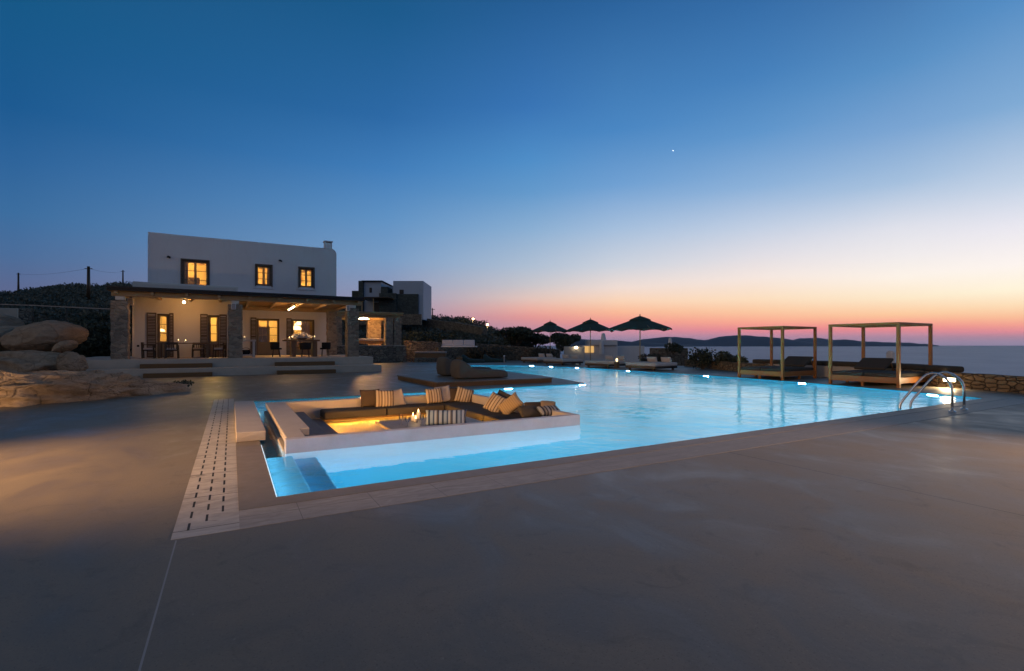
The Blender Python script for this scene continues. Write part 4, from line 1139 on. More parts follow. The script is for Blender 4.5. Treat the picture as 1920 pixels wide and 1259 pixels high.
def umbrella(loc, sc, label):
    t = thing('parasol', label, 'umbrella', loc, .3, 'dark green parasols over the sunbeds'); t.scale = (sc,)*3
    n = 8; R_, zr, za = 1.95, 2.42, 3.22
    m = MB(); m2 = MB(); ringsO = []
    K = 8
    for q in range(K+1):
        f = .14 + .86*q/K; row = []
        for k in range(n*6):
            a = 2*PI*k/(n*6); w = abs(math.cos(n*a/2))     # 1 at the ribs, 0 mid panel
            rr = R_*f*(1-.055*(1-w)); z = za - .10 - (za-.10-zr)*f**1.06 - .10*(1-w)*f*f*1.0 + .03*math.sin(a*3)*f
            row.append((rr*math.cos(a), rr*math.sin(a), z))
        ringsO.append(row)
    for mm, dz in ((m, 0), (m2, -.012)):
        vs = [[mm.bm.verts.new((x, y, z+dz)) for x, y, z in row] for row in ringsO]
        N_ = n*6
        for a, b in zip(vs, vs[1:]):
            for k in range(N_): mm.bm.faces.new((a[k], a[(k+1)%N_], b[(k+1)%N_], b[k]))
    can = m.build('canopy', M['canopy'], t, smooth=True)
    m2.build('lining', M['canopyin'], can, smooth=True)
    m = MB().lathe([(.001, za), (.3, za-.10), (.62, za-.23), (.66, za-.30)], seg=16); m.build('vent_cap', M['canopy'], can)
    MB().tube([(0, 0, 0), (0, 0, za-.03)], .032, 10).build('pole', M['beam'], t)
    MB().lathe([(.001, za+.12), (.03, za+.08), (.035, za), (.001, za-.02)], seg=10).build('finial', M['beam'], t)
    for k in range(n):
        a = 2*PI*k/n
        MB().bar((.05*math.cos(a), .05*math.sin(a), za-.16), (R_*.99*math.cos(a), R_*.99*math.sin(a), zr-.01), .025, .03).build('rib', M['beam'], t)
    MB().lathe([(.32, 0), (.32, .06), (.05, .10), (.05, .22)], seg=20).build('base', M['dark'], t)
    return t
ub = umbrella((*pxy(1200, 30.6), 0), 1.0, 'largest and nearest dark green parasol, rightmost of three')
u2 = dup(ub, (*pxy(1107, 37.6), 0), .1, 'middle dark green parasol between the two others', .97)
u3 = dup(ub, (*pxy(1031.5, 45), 0), .5, 'smallest and farthest dark green parasol, leftmost of three', .97)
u2.scale = (.93, .93, 1.05); u3.scale = (.91, .91, 1.11)
# small lamps between the sunbeds
for px, py, d_, lab in ((1156.5, 675, 30.6, 'small glowing lantern behind the sunbed under the largest umbrella'),
                        (1075, 671, 37.5, 'small glowing lantern between the two middle sunbeds')):
    p = pix(px, py, d_)
    t = thing('lantern', lab, 'lantern', (p.x, p.y, 0), 0, 'small lanterns among the sunbeds')
    MB().box(-.12, .12, -.12, .12, 0, p.z-.13).build('side_table', M['tablewood'], t, bevel=.02)
    MB().lathe([(.001, -.12), (.05, -.1), (.065, 0), (.04, .08), (.001, .1)], (0, 0, p.z), 12).build('globe', M['warmlow'], t)
# ================================================================== LOUNGERS ON THE PLATFORM
pl = thing('wooden_platform', 'low wooden platform carrying two taupe loungers at the pool', 'platform', (8.25, 17.9, 0))
MB().box(5.93, 10.58, 15.66, 20.15, .135, .175).build('deck_boards', M['platwood'], pl, world=True)
m = MB()
for x0, x1 in ((5.95, 8.2), (8.21, 10.56)):
    MB().box(x0, x1, 15.68, 15.73, .0, .133).build('skirting', M['stepwood'], pl, world=True)
MB().box(5.95, 6.0, 15.735, 20.1, 0, .133).build('skirting', M['stepwood'], pl, world=True)
MB().box(10.51, 10.56, 15.735, 20.1, 0, .133).build('skirting', M['stepwood'], pl, world=True)
def beanbag(loc, rz, label, mat, group, sc=1.0, cat='lounger'):
    t = thing('lounger', label, cat, loc, rz, group); t.scale = (sc,)*3
    prof = [(-1.0, .02), (-1.06, .28), (-1.04, .58), (-.96, .70), (-.84, .71), (-.68, .60), (-.45, .44), (-.2, .345), (.2, .31), (.6, .30), (.92, .28), (1.02, .20), (1.03, .02)]
    def body(y0, y1, name, m_):
        m = MB(); rows = []
        ny = 8
        for j in range(ny+1):
            v = j/ny; s_ = 1 - .10*abs(2*v-1)**4; row = []
            for i, (x, z) in enumerate(prof):
                y = y0 + (y1-y0)*v + .02*noise.noise(Vector((x*2, v*3, z*2)))
                row.append(m.bm.verts.new((x*(1-.03*abs(2*v-1)**4), y, .0 + z*s_ + .018*noise.noise(Vector((x*3, v*4, 5))))))
            rows.append(row)
        for a, b in zip(rows, rows[1:]):
            for i in range(len(prof)-1): m.bm.faces.new((a[i], a[i+1], b[i+1], b[i]))
            m.bm.faces.new((a[-1], a[0], b[0], b[-1]))
        for row in (rows[0], rows[-1]):
            m.bm.faces.new(row)
        o = m.build(name, M[m_], t, smooth=True, bevel=.05, seg=3)
        return o
    body(-.42, .42, 'body', mat)
    return t
g = 'taupe loungers on the wooden platform'
beanbag((8.15, 16.95, .178), -.02, 'long taupe bean lounger nearest the lounge pit on the wooden platform', 'bean', g)
beanbag((8.45, 18.95, .178), .02, 'taupe bean lounger at the back of the wooden platform, mostly hidden', 'bean', g, 1.08)
# the far dark green loungers, wood cube and post lamp
g = 'dark green loungers before the stone wall'
beanbag((*pxy(887, 40.5), 0), -YAW, 'dark green lounger beside the small wooden cube', 'green', g, .92)
beanbag((*pxy(928, 41.5), 0), -YAW, 'dark green lounger farther from the wooden cube', 'green', g, .92)
x, y = pxy(861.5, 40.0)
t = thing('side_cube', 'small pale wooden cube table left of the dark green loungers', 'table', (x, y, 0), -YAW)
MB().box(-.24, .24, -.24, .24, .03, .47).build('body', M['tablewood'], t, bevel=.02)
MB().box(-.2, .2, -.2, .2, 0, .029).build('plinth', M['dark'], t)
x, y = pxy(945.5, 40.6)
t = thing('bollard_light', 'thin pale bollard standing right of the dark green loungers', 'bollard', (x, y, 0))
MB().lathe([(.06, 0), (.06, .5), (.001, .5)], seg=12).build('post', M['palegrey'], t)
MB().lathe([(.07, .502), (.07, .58), (.001, .6)], seg=12).build('cap', M['white'], t)
# ================================================================== SUNKEN LOUNGE
WZ, CZ, FZ = .165, -.02, -.30
lg = thing('sunken_lounge', 'square concrete sunken lounge pit standing in the pool with low walls', 'lounge', (3, 9.5, 0))
MB().box(LX0, LX1, LY0, LY0+.13, -1.249, -.04).build('front_wall', M['basinwhite'], lg, world=True)
MB().box(LX0-.003, LX1+.003, LY0-.003, LY0+.133, -.039, WZ).build('front_rim', M['rim'], lg, world=True, bevel=.012)
MB().box(1.021, LX1-.131, LY1-.22, LY1, -1.249, WZ).build('back_wall', M['lounge'], lg, world=True, bevel=.012)
MB().box(LX1-.13, LX1, LY0+.131, LY1, -1.249, WZ).build('right_wall', M['lounge'], lg, world=True, bevel=.012)
# left wing: overhanging top slab over a recessed slot
MB().prism([(LX0+.02, LY0+.131), (.88, LY0+.131), (.88, LY0+.85), (1.02, LY0+.85), (1.02, LY1), (LX0+.02, LY1)], .055, WZ).build('left_slab', M['lounge'], lg, world=True, bevel=.01)
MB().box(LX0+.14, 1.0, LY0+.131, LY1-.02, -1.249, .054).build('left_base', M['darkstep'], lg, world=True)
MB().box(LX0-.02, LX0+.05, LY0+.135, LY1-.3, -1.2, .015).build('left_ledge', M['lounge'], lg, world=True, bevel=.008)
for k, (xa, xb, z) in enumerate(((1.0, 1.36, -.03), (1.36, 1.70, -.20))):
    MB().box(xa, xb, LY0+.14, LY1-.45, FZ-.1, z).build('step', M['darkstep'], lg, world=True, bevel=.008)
MB().box(1.0, LX1-.12, LY0+.12, LY1-.2, FZ-.12, FZ).build('floor', M['lounge'], lg, world=True)
# bench bases set back under the cushions
MB().box(1.95, LX1-.13, LY1-.40, LY1-.221, FZ+.001, CZ-.20).build('bench_base', M['lounge'], lg, world=True)
MB().box(4.75, LX1-.131, LY0+.9, LY1-.625, FZ+.001, CZ-.20).build('bench_base', M['lounge'], lg, world=True)
MB().box(1.72, LX1-.14, LY1-.82, LY1-.222, CZ-.198, CZ-.165).build('bench_board', M['stepwood'], lg, world=True)
MB().box(4.52, LX1-.14, LY0+.5, LY1-.825, CZ-.198, CZ-.165).build('bench_board', M['stepwood'], lg, world=True)
# led strips below the benches, plus an added fill light
LED = (1.0, .42, .04)
m = MB().box(1.85, 4.5, LY1-.415, LY1-.402, CZ-.225, CZ-.205); s1 = m.build('led_strip', M['ledwarm'], lg, world=True)
m = MB().box(4.735, 4.747, LY0+.9, LY1-.83, CZ-.225, CZ-.205); m.build('led_strip', M['ledwarm'], lg, world=True)
lamp('bench_and_fill_glow', 'AREA', (3.15, LY1-.78, CZ-.205), 14, LED, lg, target=(3.15, LY1-.74, FZ), shape='RECTANGLE', size=2.7, size_y=.04)
lamp('bench_and_fill_glow', 'AREA', (4.56, 9.6, CZ-.205), 22, LED, lg, target=(4.6, 9.6, FZ), shape='RECTANGLE', size=3.0, size_y=.04)
lamp('bench_and_fill_glow', 'AREA', (1.74, 9.4, CZ-.15), 16, LED, lg, target=(3.2, 9.4, FZ), shape='RECTANGLE', size=2.6, size_y=.04)  # added fill light at the stair side, where there is no bench
g = 'dark seat cushions of the sunken lounge'
def seatpad(x0, x1, y0, y1, label):
    tag(MB().box(x0, x1, y0, y1, CZ-.163, CZ).build('seat_cushion', M['grey'], bevel=.035, seg=3), label, 'cushion', g)
seatpad(1.72, 3.05, LY1-.85, LY1-.225, 'dark seat cushion at the left end of the back bench in the sunken lounge')
seatpad(3.07, 4.45, LY1-.85, LY1-.225, 'dark seat cushion right of the seam on the back bench of the sunken lounge')
seatpad(4.47, LX1-.14, LY1-1.0, LY1-.225, 'dark corner seat cushion where the two lounge benches meet')
seatpad(4.47, LX1-.14, LY0+2.0, LY1-1.02, 'dark seat cushion along the right side of the sunken lounge')
seatpad(4.47, LX1-.14, LY0+.14, LY0+1.98, 'dark seat cushion at the front right corner of the sunken lounge')
t = thing('coffee_table', 'low square concrete table with candles in the sunken lounge', 'table', (3.3, 8.8, FZ))
MB().box(-.95, .80, -.70, .60, .23, .28).build('tabletop', M['edge'], t, bevel=.008)
MB().box(-.6, .5, -.4, .35, 0, .228).build('base', M['darkstep'], t)
MB().box(-.90, -.86, -.6, .5, .205, .229).build('led_strip', M['ledwarm'], t)  # added strip, put under the table to brighten the pit floor
lamp('bench_and_fill_glow', 'AREA', (2.9, LY1-.81, CZ-.2), 28, LED, lg, target=(2.9, LY1-1.7, FZ), shape='RECTANGLE', size=2.3, size_y=.03)
lamp('table_fill', 'AREA', (2.38, 8.78, FZ+.2), 24, LED, t, target=(1.9, 8.85, FZ), shape='RECTANGLE', size=1.2, size_y=.03)  # added fill lights under the table for the floor
lamp('table_fill', 'AREA', (2.9, 9.44, FZ+.2), 36, LED, t, target=(2.7, 10.1, FZ), shape='RECTANGLE', size=1.9, size_y=.03)
lamp('table_fill', 'AREA', (4.14, 8.8, FZ+.2), 9, LED, t, target=(4.5, 8.8, FZ), shape='RECTANGLE', size=1.2, size_y=.03)
tabz = FZ+.282
def on_table(px, py): return gnd(px, py, tabz)
g = 'white candles on the sunken lounge table'
for px, py, h, lab in ((774.5, 789, .13, 'white candle on the lounge table, left of three'), (784.5, 785, .17, 'tallest white candle at the back of the three on the lounge table'),
                       (779.5, 791, .08, 'shortest white candle in front on the lounge table')):
    p = on_table(px, py); candle(p, h*.72, lab, .034, g, .28)
g = 'glasses on the sunken lounge table'
for px, py, lab in ((752, 797, 'clear wine glass at the left on the lounge table'), (764, 801, 'clear wine glass nearest the front wall on the lounge table'), (791, 797, 'clear wine glass beside the blue striped bolster')):
    p = on_table(px, py)
    t = thing('wine_glass', lab, 'glass', p, 0, g)
    MB().lathe([(.001, .004), (.034, .003), (.004, .012), (.004, .08)], seg=14).build('stem', M['glass'], t)
    MB().lathe([(.004, .08), (.03, .10), (.038, .14), (.03, .19)], seg=14).build('bowl', M['glass'], t)
# pillows
def pillow(px, py, Y=None, d=None, w=.46, h=.42, t=.15, mat='tan', label='', tilt=-.25, yaw=0.0, roll=0.0, name='pillow'):
    p = ony(px, py, Y) if Y else pix(px, py, d)
    o = pillow_mesh(w, h, t).build(name, M[mat], smooth=True)
    o.location = p; o.rotation_euler = (Matrix.Rotation(yaw, 3, 'Z') @ Matrix.Rotation(tilt, 3, 'X') @ Matrix.Rotation(roll, 3, 'Y')).to_euler()
    return tag(o, label, 'pillow', 'throw pillows of the sunken lounge')
YB = LY1-.37
pillow(694, 747, YB+.05, None, .46, .42, .15, 'brown', 'plain dark brown pillow leaning at the left end of the lounge backrest')
pillow(721.5, 748, YB-.06, None, .46, .42, .15, 'striped', 'striped pillow between the dark brown and the pale grey pillow', roll=.05)
pillow(743, 746.5, YB+.04, None, .40, .42, .13, 'palegrey', 'pale grey pillow leaning right of the left striped pillow', roll=-.18)
pillow(814, 742.5, YB-.06, None, .44, .38, .15, 'striped', 'striped pillow leaning beside a pale grey pillow near the lounge corner', roll=-.04)
pillow(831, 739.5, YB+.05, None, .42, .42, .14, 'palegrey', 'pale grey pillow behind the middle striped pillow near the lounge corner', roll=-.1)
pillow(850, 742, YB+.06, None, .46, .42, .15, 'brown', 'plain brown pillow in the far corner of the sunken lounge')
pillow(870, 742, YB-.10, None, .46, .40, .15, 'striped', 'striped pillow tilted to the right in the far lounge corner', roll=.30, yaw=-.25)
pillow(930, 757.5, None, 10.75, .46, .44, .16, 'striped', 'striped pillow leaning on the right lounge wall beside the fine striped one', tilt=-.55, yaw=-.75, roll=.45)
pillow(942, 751, None, 10.95, .42, .40, .14, 'grey', 'charcoal pillow half hidden behind the right striped pillow', tilt=-.5, yaw=-.9, roll=.35)
pillow(957, 760, None, 10.35, .50, .34, .15, 'finestripe', 'tan fine striped pillow standing on edge at the right lounge wall', tilt=-.35, yaw=-.9, roll=-.75)
pillow(993, 772.5, None, 9.6, .44, .34, .17, 'grey', 'charcoal grey pillow lying flat at the front right lounge corner', tilt=-1.15, yaw=-.2)
pillow(1030, 770.5, None, 9.55, .46, .30, .14, 'check', 'blue and grey checked pillow lying at the front right lounge corner', tilt=-1.2, yaw=-.15)
pillow(1002, 763.5, None, 10.0, .40, .28, .12, 'brown', 'brown folded pillow behind the charcoal one at the front right corner', tilt=-1.0, yaw=-.4)
pillow(1028, 760, None, 9.9, .32, .20, .13, 'tan', 'small plain tan pillow at the far right edge of the lounge wall', tilt=-.9, yaw=-.3, roll=.15)
pillow(836.5, 783, None, 8.85, .74, .27, .20, 'bluestripe', 'long blue and white striped bolster pillow lying behind the front lounge wall', tilt=-.2, yaw=-.42, name='bolster')
# entry slab beside the lounge
tag(MB().box(.06, .44, 8.15, 12.7, .009, .15).build('entry_slab', M['lounge'], bevel=.008), 'long low pale concrete slab beside the pool, left of the sunken lounge', 'slab')
# ================================================================== POOL LADDER
t = thing('pool_ladder', 'polished steel pool ladder with two curved handrails at the near right pool edge', 'ladder', (13.3, 5.0, 0))
prof = [(0, -.75), (0, .06), (.015, .13), (.06, .21), (.36, .61), (.44, .70), (.52, .77), (.61, .805), (.70, .80), (.80, .76), (.89, .69), (.96, .60), (.99, .51), (1, .40), (1, .01)]
for (a, b) in (((12.72, 5.32), (13.29, 4.61)), ((13.33, 5.37), (13.97, 4.64))):
    pts = [(a[0]+(b[0]-a[0])*s_, a[1]+(b[1]-a[1])*s_, z) for s_, z in prof]
    hr = MB().tube(pts, .024, 12).build('handrail', M['steel'], t, world=True)
    MB().lathe([(.001, .028), (.05, .024), (.07, .009), (.07, .0045)], (b[0], b[1], 0), 18).build('flange', M['steel'], hr).matrix_local = Matrix.Translation(-Vector(t.location))
for z in (-.25, -.5): MB().bar((12.73, 5.33, z), (13.33, 5.38, z), .1, .02).build('tread', M['steel'], t, world=True)
# ================================================================== POOL LAMPS
def poollamp(x, y, nx, ny, label, power, z=-.30, r=.085, far=True):
    t = thing('pool_light', label, 'pool light', (x, y, z), math.atan2(ny, nx), 'round white lamps in the pool walls')
    m = MB().lathe([(.001, .0), (r, .0), (r, -.02)], seg=18); 
    bmesh.ops.rotate(m.bm, cent=(0, 0, 0), matrix=Matrix.Rotation(PI/2, 3, 'Y'), verts=m.bm.verts)
    bmesh.ops.translate(m.bm, vec=(.025, 0, 0), verts=m.bm.verts); m.build('lens', M['led'], t)
    m = MB().lathe([(r+.001, .0), (r+.03, .0), (r+.03, -.02)], seg=18)
    bmesh.ops.rotate(m.bm, cent=(0, 0, 0), matrix=Matrix.Rotation(PI/2, 3, 'Y'), verts=m.bm.verts)
    bmesh.ops.translate(m.bm, vec=(.022, 0, 0), verts=m.bm.verts); m.build('rim', M['steel'], t)
    n = Vector((nx, ny, 0)).normalized()
    lamp('pool_glow', 'AREA', Vector((x, y, z))+n*.06, power, COOL, t, target=Vector((x, y, z))+n*1+Vector((0, 0, -.12)), shape='DISK', size=.3)
def edgelamp(px, lab, power, i, off=0):
    # on the right-hand wall segment i..i+1 where the view ray at px crosses it
    a, b = Vector(POOL[i]), Vector(POOL[i+1])
    best = min((k/200 for k in range(201)), key=lambda s_: abs((lambda q: 960+F*(q.x*CS-q.y*SN)/(q.x*SN+q.y*CS))(a.lerp(b, s_))-px))
    q = a.lerp(b, best); t_ = (b-a).normalized(); n = Vector((-t_.y, t_.x))
    poollamp(q.x+n.x*.005, q.y+n.y*.005, n.x, n.y, lab, power)
edgelamp(1752, 'round pool lamp nearest the steel ladder', 509, 3)
edgelamp(1506, 'round pool lamp below the front edge between the two daybeds', 637, 5)
edgelamp(1343, 'round pool lamp in the pool wall left of the left daybed', 637, 6)
edgelamp(1180, 'round pool lamp below the sunbed under the largest umbrella', 637, 6)
edgelamp(1083, 'round pool lamp below the middle sunbeds', 637, 7)
edgelamp(1035, 'round pool lamp below the third sunbed from the daybeds', 594, 7)
edgelamp(998, 'round pool lamp at the far end of the pool', 594, 8)
poollamp(11.2, 14.70, .05, -1, 'round pool lamp in the wall at the tip of the deck by the platform', 460, -.3)
poollamp(8.0, 14.52, .05, -1, 'round pool lamp in the wall behind the far corner of the lounge', 400, -.3)
poollamp(3.2, 14.26, .05, -1, 'assumed round pool lamp in the channel behind the lounge backrest', 60, -.6, .06)  # both channel lamps are assumed and set low out of sight
poollamp(1.1, 14.14, .05, -1, 'assumed round pool lamp in the channel near the entry slab', 45, -.6, .06)
for k, (x, lab) in enumerate(((1.7, 'hidden assumed round pool lamp in the near pool wall facing the left of the lounge'), (4.3, 'hidden assumed round pool lamp in the near pool wall facing the right of the lounge'),
                              (8.2, 'hidden added round pool lamp in the near pool wall right of the lounge'), (12.0, 'hidden added round pool lamp in the near pool wall beside the ladder'))):
    poollamp(x, 5.07+.012*x, 0, 1, lab, 330 if k < 2 else 640, -.45)
t = thing('pool_fill_strip', 'slim unseen added light strip under the coping at the left end of the pool', 'pool light', (.366, 6.6, -.07))  # unseen strip, added to brighten the pool steps
MB().box(.001, .012, -1.4, 1.4, -.012, .012).build('diffuser', M['ledsoft'], t)
MB().box(-.003, .0005, -1.42, 1.42, -.02, .02).build('housing', M['steel'], t)
lamp('pool_glow', 'AREA', (.39, 6.6, -.07), 14, COOL, t, target=(1.0, 6.6, -.25), shape='RECTANGLE', size=2.8, size_y=.03)
# ================================================================== BOULDERS
def boulder(label, center, size, mat, seed, rot=(0, 0, 0), rough=.22, sub=5, sharp=.0, name='boulder', z0=None, freq=1.1):
    bm = bmesh.new(); bmesh.ops.create_icosphere(bm, subdivisions=sub, radius=1)
    R3 = Matrix.Rotation(rot[2], 3, 'Z') @ Matrix.Rotation(rot[1], 3, 'Y') @ Matrix.Rotation(rot[0], 3, 'X')
    rr = random.Random(int(seed*10)); planes = []
    for _ in range(9 if sharp else 6):
        pn = Vector((rr.gauss(0, 1), rr.gauss(0, 1), abs(rr.gauss(0, .7)))).normalized(); planes.append((pn, rr.uniform(.60, .86)))
    for v in bm.verts:
        p = v.co.copy(); q = p*freq + Vector((seed*7.3, seed*3.1, seed))
        d_ = 1 + rough*noise.fractal(q, 1, 2, 7) + sharp*(noise.ridged_multi_fractal(q*1.5, 1, 2, 4, 1, 2)-.9)*.36 + .035*noise.noise(q*5) + .03*noise.fractal(q*6, 1, 2, 4)
        for pn, po in planes:
            ex = p.dot(pn)-po
            if ex > 0: p = p - pn*ex*.88
        e = Vector((math.copysign(abs(p.x)**.8, p.x), math.copysign(abs(p.y)**.8, p.y), math.copysign(abs(p.z)**.8, p.z)))
        v.co = R3 @ Vector((e.x*size[0]*d_, e.y*size[1]*d_, e.z*size[2]*d_)) 
    m = MB(); m.bm.free(); m.bm = bm
    o = m.build(name, M[mat], smooth=True); o.location = center
    return tag(o, label, 'rock', 'granite rocks at the left edge of the deck')
boulder('largest smooth rounded boulder perched on the rocks at the left', pix(86, 631, 23), (1.38, 1.3, .72), 'boulder', 1.3, (0, -.20, -YAW), .10)
boulder('rounded boulder at the left frame edge beside the largest one', pix(-12, 634, 23.2), (1.15, 1.2, .62), 'boulder', 2.7, (0, -.1, -YAW), .10)
boulder('dark boulder behind at the upper left corner of the rock pile', pix(-8, 607, 26), (.95, 1, .55), 'boulder', 4.1, (0, .2, -YAW), .12)
boulder('small slanted rock wedged under the right end of the largest boulder', pix(122, 650, 22.2), (.55, .5, .20), 'boulder', 5.2, (0, -.42, -YAW), .12, 4)
boulder('long rough rock slab carrying the large boulders', pix(40, 684, 21), (2.4, 1.6, .62), 'outcrop', 6.4, (0, .06, -YAW), .20, 5, .4)
boulder('squarish rock at the right end of the rock slab beside the terrace', pix(138, 680, 20.2), (.42, .5, .42), 'outcrop', 7.9, (0, .1, -YAW), .15, 4, .3)
boulder('long rugged tan outcrop rising from the deck in the left foreground', Vector((-4.3, 16.9, .0)), (3.0, 1.25, .62), 'outcrop', 8.3, (0, .03, .52), .26, 6, .9, 'rock_outcrop', freq=1.6)
boulder('low lumpy tan rock at the pointed right end of the outcrop', Vector((-2.1, 18.1, .0)), (1.05, .8, .36), 'outcrop', 9.6, (0, 0, .5), .24, 5, .7, 'rock_outcrop')
boulder('rugged tan rock at the left frame edge of the outcrop', Vector((-6.2, 16.3, .1)), (1.5, 1.2, .58), 'outcrop', 11.2, (0, 0, .4), .26, 5, .8, 'rock_outcrop')
bush('shrub', 'small dark plant at the right tip of the rock outcrop', 'plant', (-1.35, 18.6, -.02), .75, .36, .6, M['leafdark'], 500, .04, None, 6, 140)
# ================================================================== ASSUMED GARDEN SPOTS, OUT OF VIEW (the first throws the warm pool of light on the deck at left)
GP = Vector((-6.6, 6.5, 1.8))  # spotlight out of view, assumed from the warm patch on the deck
t = thing('assumed_spotlight', 'assumed dark garden spotlight on a post, out of view, throwing warm light over the deck at left', 'lamp', (GP.x, GP.y, 0))
MB().tube([(0, 0, 0), (0, 0, GP.z-.06)], .03, 8).build('post', M['dark'], t)
MB().tube([(-.14, 0, GP.z+.02), (.05, .01, GP.z-.02)], [.05, .07], 12).build('spot_head', M['dark'], t)
lamp('assumed_spot_beam', 'SPOT', GP+Vector((.12, .02, -.03)), 5000, (1, .53, .20), t, target=(-1.1, 7.7, .0), spot_size=math.radians(68), spot_blend=1.0, shadow_soft_size=.05)
GP3 = Vector((12.5, -2.2, 2.6))  # lantern post out of view, added to warm the right of the deck
t = thing('assumed_spotlight', 'added dark lantern post, assumed out of view on the right to warm the deck', 'lamp', (GP3.x, GP3.y, 0))
MB().tube([(0, 0, 0), (0, 0, 2.5)], .035, 8).build('post', M['dark'], t)
MB().lathe([(.001, 2.5), (.09, 2.52), (.11, 2.62), (.001, 2.7)], seg=12).build('spot_head', M['warmlow'], t)
lamp('assumed_lantern_light', 'SPOT', GP3+Vector((0, 0, -.25)), 6600, (1, .59, .33), t, target=(7.9, 1.5, 0), spot_size=math.radians(68), spot_blend=1.0, shadow_soft_size=.12)
GP2 = Vector((-5.2, 12.2, .25))  # spotlight out of view, assumed from the warm light on the rocks
t = thing('assumed_spotlight', 'assumed small dark garden spotlight, out of view, low in front of the tan rock outcrop', 'lamp', (GP2.x, GP2.y, 0))
MB().tube([(0, 0, 0), (0, 0, .2)], .02, 8).build('stake', M['dark'], t)
MB().tube([(0, -.08, .25), (.02, .06, .27)], [.05, .06], 12).build('spot_head', M['dark'], t)
lamp('assumed_spot_beam', 'SPOT', GP2+Vector((.02, .08, .02)), 620, (1, .60, .30), t, target=(-6.0, 16.0, .6), spot_size=math.radians(80), spot_blend=.8, shadow_soft_size=.05)
# evening star
p = pix(1262, 283, 9000)
tag(MB().lathe([(.001, -5), (3.6, -3.6), (5, 0), (3.6, 3.6), (.001, 5)], seg=12).build('evening_star', M['star']), 'tiny bright evening star alone in the blue sky', 'star').location = p
# ================================================================== SKY
w = bpy.data.worlds.new('World'); SC.world = w; w.use_nodes = True
nt = w.node_tree; nt.nodes.clear()
def wn(t, **k):
    n = nt.nodes.new('ShaderNode'+t)
    for a, v in k.items():
        if isinstance(v, bpy.types.NodeSocket): nt.links.new(v, n.inputs[int(a[1:])])
        else: n.inputs[int(a[1:])].default_value = v
    return n
def wm(op, a, b=0.0):
    n = nt.nodes.new('ShaderNodeMath'); n.operation = op
    for i, v in enumerate((a, b)):
        if isinstance(v, bpy.types.NodeSocket): nt.links.new(v, n.inputs[i])
        else: n.inputs[i].default_value = v
    return n.outputs[0]
tc = nt.nodes.new('ShaderNodeTexCoord')
sp = wn('SeparateXYZ', i0=tc.outputs['Generated'])
el = wm('MULTIPLY', wm('ARCSINE', wm('MINIMUM', wm('MAXIMUM', sp.outputs[2], -1.0), 1.0)), 180/PI)
GA = YAW + math.radians(50)                      # azimuth of the afterglow
az = wm('ARCTAN2', sp.outputs[0], sp.outputs[1])
co = wm('COSINE', wm('SUBTRACT', az, GA))
dl = wm('MULTIPLY', wm('ARCCOSINE', wm('MINIMUM', wm('MAXIMUM', co, -1.0), 1.0)), 180/PI)
elf = wm('MINIMUM', wm('MAXIMUM', wm('DIVIDE', wm('ADD', el, 2.0), 62.0), 0.0), 1.0)
ZEN = (40, 64, 88)
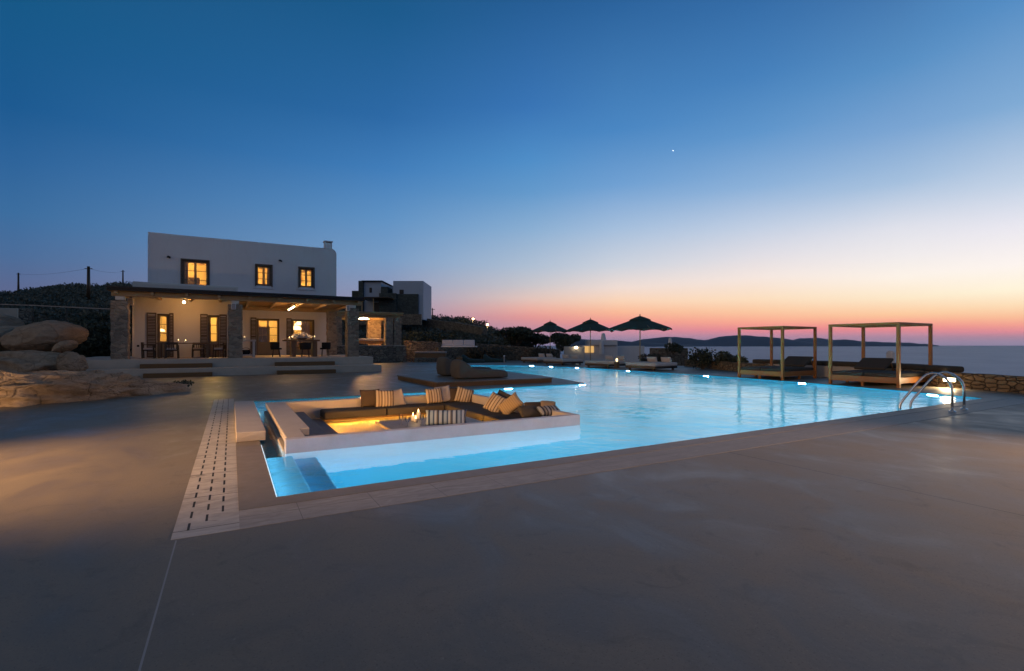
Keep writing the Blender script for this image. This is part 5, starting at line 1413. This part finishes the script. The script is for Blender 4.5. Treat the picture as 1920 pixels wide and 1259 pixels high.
SKY = [
 (5,  [(-2, (120, 118, 140)), (.1, (150, 136, 162)), (.57, (172, 140, 160)), (1.14, (226, 140, 148)), (1.66, (244, 160, 142)), (2.3, (250, 190, 150)), (3.2, (253, 220, 180)), (4.5, (255, 243, 216)), (6.5, (253, 244, 238)), (9.5, (233, 231, 239)), (13, (192, 208, 229)), (18.8, (128, 170, 212)), (26.2, (84, 140, 195)), (40, (50, 105, 165)), (60, ZEN)]),
 (12, [(-2, (118, 114, 138)), (.1, (150, 136, 162)), (.87, (186, 140, 160)), (1.46, (231, 136, 141)), (2.0, (246, 160, 140)), (2.8, (252, 200, 155)), (4.3, (253, 232, 200)), (6.2, (253, 242, 230)), (8.1, (240, 235, 235)), (10.5, (224, 225, 234)), (14.5, (165, 192, 222)), (19, (122, 164, 210)), (24, (88, 143, 196)), (30, (66, 117, 172)), (40, (44, 96, 154)), (60, ZEN)]),
 (24, [(-2, (112, 108, 136)), (.1, (150, 135, 164)), (1.0, (191, 136, 156)), (1.65, (236, 137, 141)), (2.4, (248, 166, 141)), (3.5, (252, 200, 160)), (4.8, (252, 222, 190)), (7, (245, 230, 222)), (9.2, (224, 221, 227)), (12, (194, 207, 227)), (16, (140, 177, 217)), (21, (95, 149, 203)), (26, (70, 128, 187)), (32, (53, 108, 166)), (42, (37, 88, 147)), (60, ZEN)]),
 (38, [(-2, (108, 103, 132)), (.1, (148, 132, 162)), (.78, (166, 135, 160)), (1.68, (206, 140, 155)), (2.58, (240, 151, 141)), (3.77, (250, 186, 151)), (4.97, (250, 211, 181)), (6.45, (240, 220, 210)), (8.8, (205, 210, 220)), (13, (164, 190, 220)), (17.5, (112, 160, 210)), (23, (74, 134, 194)), (34, (44, 99, 156)), (44, (32, 82, 138)), (60, ZEN)]),
 (48, [(-2, (105, 100, 130)), (.1, (145, 130, 160)), (1.6, (184, 138, 156)), (3.2, (225, 150, 147)), (4.2, (234, 175, 161)), (5.4, (224, 195, 186)), (6.9, (200, 196, 201)), (9.0, (174, 190, 210)), (13.1, (138, 174, 210)), (17, (100, 153, 203)), (20.4, (79, 141, 199)), (25.6, (57, 116, 180)), (34.7, (38, 93, 148)), (45, (28, 78, 132)), (60, ZEN)]),
 (64, [(-2, (90, 95, 125)), (.1, (135, 125, 155)), (3, (150, 140, 168)), (6.6, (138, 150, 182)), (9.6, (120, 155, 195)), (14, (95, 145, 195)), (19, (65, 125, 185)), (24, (45, 105, 165)), (33, (28, 90, 140)), (60, ZEN)]),
 (95, [(-2, (70, 82, 110)), (.1, (105, 103, 132)), (3, (100, 103, 138)), (5.1, (90, 106, 146)), (7.3, (76, 110, 155)), (10.7, (60, 110, 160)), (14.9, (45, 100, 155)), (18.9, (28, 90, 145)), (26.3, (22, 88, 135)), (60, ZEN)]),
 (165, [(-2, (112, 104, 106)), (.1, (172, 158, 156)), (6, (190, 172, 164)), (14, (190, 176, 168)), (25, (160, 156, 158)), (40, (98, 106, 118)), (60, ZEN)]),
]
def boost(x):                            # the sky behind the sea haze
    for (a, p), (b, q) in zip(((-9, 1.28), (.8, 1.26), (1.5, 1.17), (3.5, 1.08), (6.5, 1.05), (14, 1.02)), ((.8, 1.26), (1.5, 1.17), (3.5, 1.08), (6.5, 1.05), (14, 1.02), (91, 1.0))):
        if a <= x <= b: return p + (q-p)*(x-a)/(b-a)
prev = None
for i, (ang, stops) in enumerate(SKY):
    r = nt.nodes.new('ShaderNodeValToRGB'); nt.links.new(elf, r.inputs[0])
    while len(r.color_ramp.elements) < len(stops): r.color_ramp.elements.new(.5)
    for e, (x, c) in zip(r.color_ramp.elements, stops): e.position = (x+2)/62; e.color = (*[q*(1 if i > 5 else boost(x)) for q in lin(c)], 1)
    if prev is None: prev = r.outputs[0]
    else:
        mr = nt.nodes.new('ShaderNodeMapRange'); nt.links.new(dl, mr.inputs[0])
        mr.inputs[1].default_value = SKY[i-1][0]; mr.inputs[2].default_value = ang
        if ang > 120: mr.interpolation_type = 'SMOOTHSTEP'
        mx = nt.nodes.new('ShaderNodeMix'); mx.data_type = 'RGBA'
        nt.links.new(mr.outputs[0], mx.inputs[0]); nt.links.new(prev, mx.inputs[6]); nt.links.new(r.outputs[0], mx.inputs[7])
        prev = mx.outputs[2]
bg = nt.nodes.new('ShaderNodeBackground'); nt.links.new(prev, bg.inputs[0]); bg.inputs[1].default_value = 1.0
wo = nt.nodes.new('ShaderNodeOutputWorld'); nt.links.new(bg.outputs[0], wo.inputs[0])
# ================================================================== HAZE over the sea
hz = NT('evening_haze'); hv = hz.n('VolumePrincipled', Color=(.60, .74, .95), Density=.00002); hz.t.links.new(hv.outputs[0], hz.out.inputs[1])
o = MB().box(-1500, 19500, -1500, 19500, -24, 270).build('haze', hz.m); o['kind'] = 'stuff'
# ================================================================== CAMERA AND RENDER
cd = bpy.data.cameras.new('Camera'); cd.sensor_width = 36; cd.lens = F/1920*36; cd.shift_y = (HY-629.5)/1920
cd.clip_start = .05; cd.clip_end = 200000
cam = bpy.data.objects.new('Camera', cd); put(cam); cam.location = (0, 0, H); cam.rotation_euler = (PI/2, 0, -YAW)
SC.camera = cam
SC.view_settings.view_transform = 'Standard'; SC.view_settings.look = 'None'; SC.view_settings.exposure = 0; SC.view_settings.gamma = 1
SC.view_settings.use_curve_mapping = False
SC.render.engine = 'CYCLES'
cy = SC.cycles
cy.use_denoising = True
cy.max_bounces = 10; cy.transmission_bounces = 8; cy.diffuse_bounces = 4; cy.glossy_bounces = 4; cy.transparent_max_bounces = 12
cy.caustics_reflective = False; cy.caustics_refractive = True
cy.sample_clamp_indirect = 5.0; cy.blur_glossy = .5
